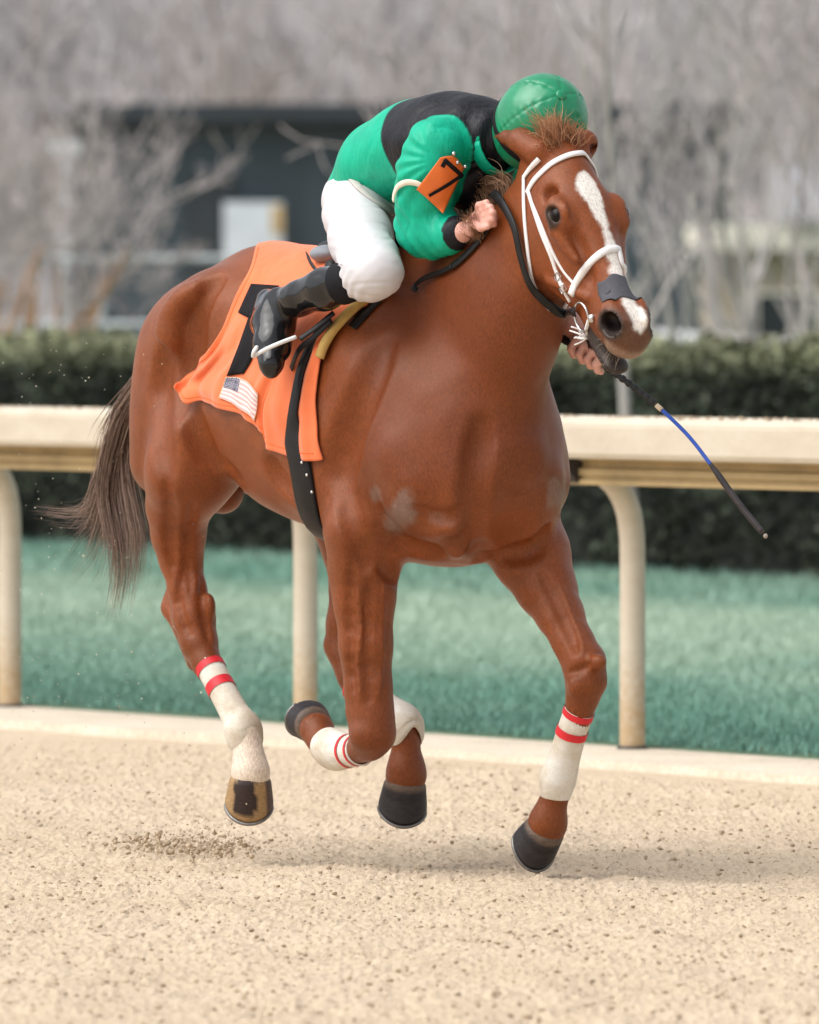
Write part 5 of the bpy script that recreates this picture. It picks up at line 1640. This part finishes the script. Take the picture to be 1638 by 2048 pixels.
# ---- boots
M_BOOT = plain('patent_black_boot', (.008, .008, .009), .14, .3, 25, .15, 50, .003, spec=.4, coat=.2)
M_BOOTTOP = plain('black_elastic', (.010, .010, .012), .75, .2, 60, spec=.15)
for m_ in (lambda p: p, mir):
    bt = Shape()
    bt.chain([(m_(B(706, 560, -.285)), .050), (m_(B(650, 578, -.30)), .052), (m_(B(600, 596, -.312)), .045), (m_(B(558, 612, -.32)), .042)], .02)
    bt.chain([(m_(B(558, 612, -.32)), .045), (m_(B(548, 645, -.335)), .053), (m_(B(545, 690, -.36)), .047), (m_(B(543, 728, -.385)), .030), (m_(B(542, 742, -.39)), .020)], .018)
    bt.cone(m_(B(534, 600, -.315)), .028, m_(B(526, 650, -.33)), .030, .04)
    an_ = m_(B(572, 612, -.325))
    def boot_fold(P):
        d = np.linalg.norm(P - an_, axis=1)
        return .0035 * np.sin((P - an_) @ np.array((150, 40, 90))) * np.exp(-(d / .04) ** 2) + .0022 * vnoise(P * 18) + .001 * vnoise(P * 50)
    v, f = bt.mesh(.005, boot_fold)
    b_ = mesh_obj('boot', v, f, M_BOOT, jk)
    p0, p1 = m_(B(714, 557, -.283)), m_(B(682, 568, -.293))
    v, f = MB().tube(spline([p0, (p0 + p1) / 2, p1], 8), [.0525, .054, .0545, .055, .055, .055, .0552, .0552], 28).v[0], None
    t_ = MB().tube(spline([p0, (p0 + p1) / 2, p1], 8), [.0525, .054, .0545, .055, .055, .055, .0552, .0552], 28).build('boot_top', M_BOOTTOP, b_, True)
# white scribbled mark on the boot top
q_ = [(676, 531), (682, 528), (679, 521), (686, 524), (682, 515), (689, 519), (686, 511), (691, 514)]
BT = Shape(); BT.cone(B(714, 557, -.283), .0535, B(682, 568, -.293), .0555, .01)
sc_ = MB(); sc_.tube(spline(BT.hits(q_, .0012), 40), .0011, 5); sc_.build('boot_mark', M_WPLAST, jk, True)
# ---- helmet with silk cover, goggle strap, button
hp = Shape()
hp.ell(HC, (.124, .117, .117), KAX, .01)
hp.cone(HC - hk * .035, .108, HC - hk * .062, .102, .02)
def cap_fold(P):
    q = (P - HC) @ KAX.T
    a = np.arctan2(q[:, 2], q[:, 1]); r = np.hypot(q[:, 1], q[:, 2])
    ph = (a / (2 * math.pi) * 6 + .30) % 1 - .5
    dist = np.abs(ph) * r * 6.28 / 6
    seam = .0022 * np.exp(-(dist / .003) ** 2)
    puck = .0016 * np.sin(q[:, 0] * 330 + ph * 3) * np.exp(-(dist / .011) ** 2) * sstep(.02, .05, r)
    wr = .0022 * vnoise(P * np.array((22, 22, 22))) * sstep(.0, .06, r)
    return seam + puck + wr
v, f = hp.mesh(.0042, cap_fold)
M_CAP = plain('green_nylon_cap', (.010, .23, .105), .30, .12, 20, .2, 60, .004, spec=.55)
hl = mesh_obj('helmet', v, f, M_CAP, jk)
def ring_strip(name, d0, width, rx, rz, m, parent, tilt=0.0, thick=.003, t0=0, t1=6.2832):
    T = np.linspace(t0, t1, 60)
    P = np.array([HC + hk * (d0 + tilt * math.sin(t)) + rx * math.cos(t) * hx_ + rz * math.sin(t) * hz_ for t in T])
    N_ = np.array([unit(math.cos(t) * hx_ + math.sin(t) * hz_) for t in T])
    v, f = ribbon(P, N_, width, thick); return mesh_obj(name, v, f, m, parent)
ring_strip('goggle_strap', -.040, .026, .1135, .1135, M_BOOTTOP, hl)
v, f = sphere(HC + hk * .124, (.006, .014, .014), ax=KAX); mesh_obj('button', v, f, M_CAP, hl)
gg = Shape(); gg.ell(HC - hk * .055 - hz_ * .088, (.026, .062, .03), KAX, .01)
v, f = gg.mesh(.005); mesh_obj('goggles', v, f, plain('smoked_lens', (.015, .015, .017), .12, .2, 20), hl)
v, f = ribbon(spline([HC - hk * .05 - hx_ * .088, HC - hk * .09 - hx_ * .07 - hz_ * .04, HC - hk * .105 - hz_ * .085, HC - hk * .09 + hx_ * .07 - hz_ * .04, HC - hk * .05 + hx_ * .088], 26),
              np.array([unit(x) for x in spline([-hx_, -hx_ * .7 - hz_ * .5, -hz_ - hk * .5, hx_ * .7 - hz_ * .5, hx_], 26)]), .018, .003)
mesh_obj('chin_strap', v, f, M_BOOTTOP, hl)
# ---- armband with numeral and studs
M_ARM = plain('orange_vinyl', (.78, .17, .03), .42, .08, 30, .1, 100, .001)
def silk_at(px, py, off): return JS.hit(px, py, off)
def silk_patch(name, q, nu, nv, m, parent, off, thick=.002):
    A, Bq = spline(np.array([(*p, 0) for p in q[0]], float), nu), spline(np.array([(*p, 0) for p in q[1]], float), nu)
    pxs = np.array([A[i] + (Bq[i] - A[i]) * j / (nv - 1) for i in range(nu) for j in range(nv)])[:, :2]
    P = JS.hits(pxs, off).reshape(nu, nv, 3)
    for _ in range(6):
        P[1:-1] = (P[:-2] + 2 * P[1:-1] + P[2:]) / 4; P[:, 1:-1] = (P[:, :-2] + 2 * P[:, 1:-1] + P[:, 2:]) / 4
    o = mesh_obj(name, P.reshape(-1, 3), grid_faces(nu, nv), m, parent)
    so = o.modifiers.new('thick', 'SOLIDIFY'); so.thickness = thick; so.offset = 0
    return o, P
AB = [[(881, 315), (896, 312), (911, 314), (928, 336)], [(833, 379), (851, 394), (868, 410), (886, 427)]]
ab, ABP = silk_patch('armband', AB, 22, 22, M_ARM, jk, .010)
ABN = np.cross(np.gradient(ABP, axis=0), np.gradient(ABP, axis=1)); ABN /= np.linalg.norm(ABN, axis=-1)[..., None]
ABN = ABN if ABN[10, 10] @ np.array((.55, -.83, 0)) > 0 or ABN[10, 10, 1] < 0 else -ABN
apx = pix(ABP)
def on_band(px, py, off=.003):
    d = (apx[..., 0] - px) ** 2 + (apx[..., 1] - py) ** 2
    i, j = np.unravel_index(np.argpartition(d, 4, axis=None)[:4], d.shape); w = 1 / (d[i, j] + .3); w /= w.sum()
    p = (ABP[i, j] * w[:, None]).sum(0); n = unit((ABN[i, j] * w[:, None]).sum(0))
    for _ in range(3):
        e = np.array((px, py)) - pix(p); a_ = unit(np.cross(n, (0, 0, 1.0))); b_ = np.cross(n, a_)
        J = np.stack((pix(p + a_ * .002) - pix(p), pix(p + b_ * .002) - pix(p)), 1) / .002
        k = np.linalg.solve(J, e); p = p + a_ * k[0] + b_ * k[1]
    return p + n * off, n
for seg in ([(884, 334), (891, 320)], [(888, 319), (905, 335), (924, 353)], [(922, 350), (890, 372), (858, 391)]):
    pn_ = [on_band(x, y) for x, y in seg]
    P = np.array([p for p, _ in pn_]); N_ = np.array([n for _, n in pn_])
    k = 8
    P = spline(P, k) if len(P) > 2 else np.linspace(P[0], P[1], k); N_ = np.repeat(N_[:1], k, 0)
    v, f = ribbon(P, N_, .0115, .0012); mesh_obj('numeral_stroke', v, f, M_BLACK, ab)
for x, y in ((907, 307), (914, 325), (929, 333)):
    p, n = on_band(x, y, .002); v, f = sphere(p, .0058, 12, 8); mesh_obj('stud', v, f, M_STEEL, ab)
# white elastic round the arm
bp_ = [(787, 402), (789, 388), (796, 373), (812, 365), (830, 366), (842, 371)]
P = JS.hits(spline(np.array([(*p, 0) for p in bp_], float), 24)[:, :2], .004); N_ = JS.normal(P)
v, f = ribbon(P, N_, .016, .003); mesh_obj('armband_elastic', v, f, plain('cream_elastic', (.74, .68, .56), .7, .08, 60), ab)
# grey waistband between jacket and breeches
P = JP.hits(spline(np.array([(x, y, 0) for x, y in ((701, 352), (716, 372), (738, 392), (762, 410), (788, 428))], float), 24)[:, :2], .003); N_ = JP.normal(P)
v, f = ribbon(P, N_, .022, .003); mesh_obj('waistband', v, f, plain('grey_waistband', (.50, .47, .44), .8, .1, 40), jk)

# ================================================================== whip held in the left hand
wh = empty('whip', ORG, HROT)
tag(wh, 'black and blue riding whip held in the jockey hand', 'whip')
WP = spline([W0 - wa * .035, W0, W1, B(1270, 776, .205), B(1318, 815, .24), B(1375, 870, .285), B(1422, 930, .315), B(1480, 1010, .35), B(1531, 1072, .38)], 120)
px_ = pix(WP)[:, 0]
def wseg(a, b): return WP[(px_ >= a) & (px_ <= b)]
M_GRIP = plain('ribbed_rubber_grip', (.018, .018, .02), .6, .2, 30)
g_ = wseg(1090, 1312); m_ = MB(); gs = spline(g_, 110)
m_.tube(gs, .0095 + .0012 * np.sign(np.sin(np.arange(110) * .9)) - .002 * np.linspace(0, 1, 110), 12); m_.build('grip', M_GRIP, wh, True)
MB().tube(wseg(1310, 1326), .0068, 12).build('collar', plain('cream_binding', (.62, .5, .36), .6), wh, True)
MB().tube(wseg(1322, 1424), .0050, 10).build('shaft', plain('blue_shaft', (.03, .10, .52), .4, .2, 40), wh, True)
t_ = spline(wseg(1420, 1526), 30); MB().tube(t_, np.interp(np.arange(30), (0, 5, 29), (.0055, .0085, .0082)), 10).build('popper', plain('dark_leather_popper', (.035, .028, .03), .6, .3, 60), wh, True)
v, f = sphere(WP[-1], .0062, 10, 8); mesh_obj('tip', v, f, plain('worn_tip', (.35, .29, .24), .6), wh)

# ================================================================== reins
surf_strip('rein', [(1150, 624), (1128, 628), (1106, 616), (1080, 594), (1058, 566), (1040, 510), (1029, 458), (1012, 420), (996, 396), (985, 386)], .025, .0035, .014, M_LEATHER, bridle, 50)
surf_strip('rein', [(990, 432), (972, 462), (950, 490), (925, 516), (904, 533)], .022, .0035, .008, M_LEATHER, bridle, 30)
surf_strip('rein', [(904, 533), (880, 545), (850, 556), (828, 574), (834, 580)], .016, .004, .010, M_LEATHER, bridle, 30)
lb = PL + (to_head(bc) * np.array((1, -1, 1))) @ HAX
v, f = ribbon(spline([lb, (lb + wp(.3, .02, 0)) / 2 + np.array((0, .02, -.03)), wp(.3, .02, 1.0)], 20), np.tile((0, 1.0, 0), (20, 1)), .022, .003)
mesh_obj('rein', v, f, M_LEATHER, bridle)
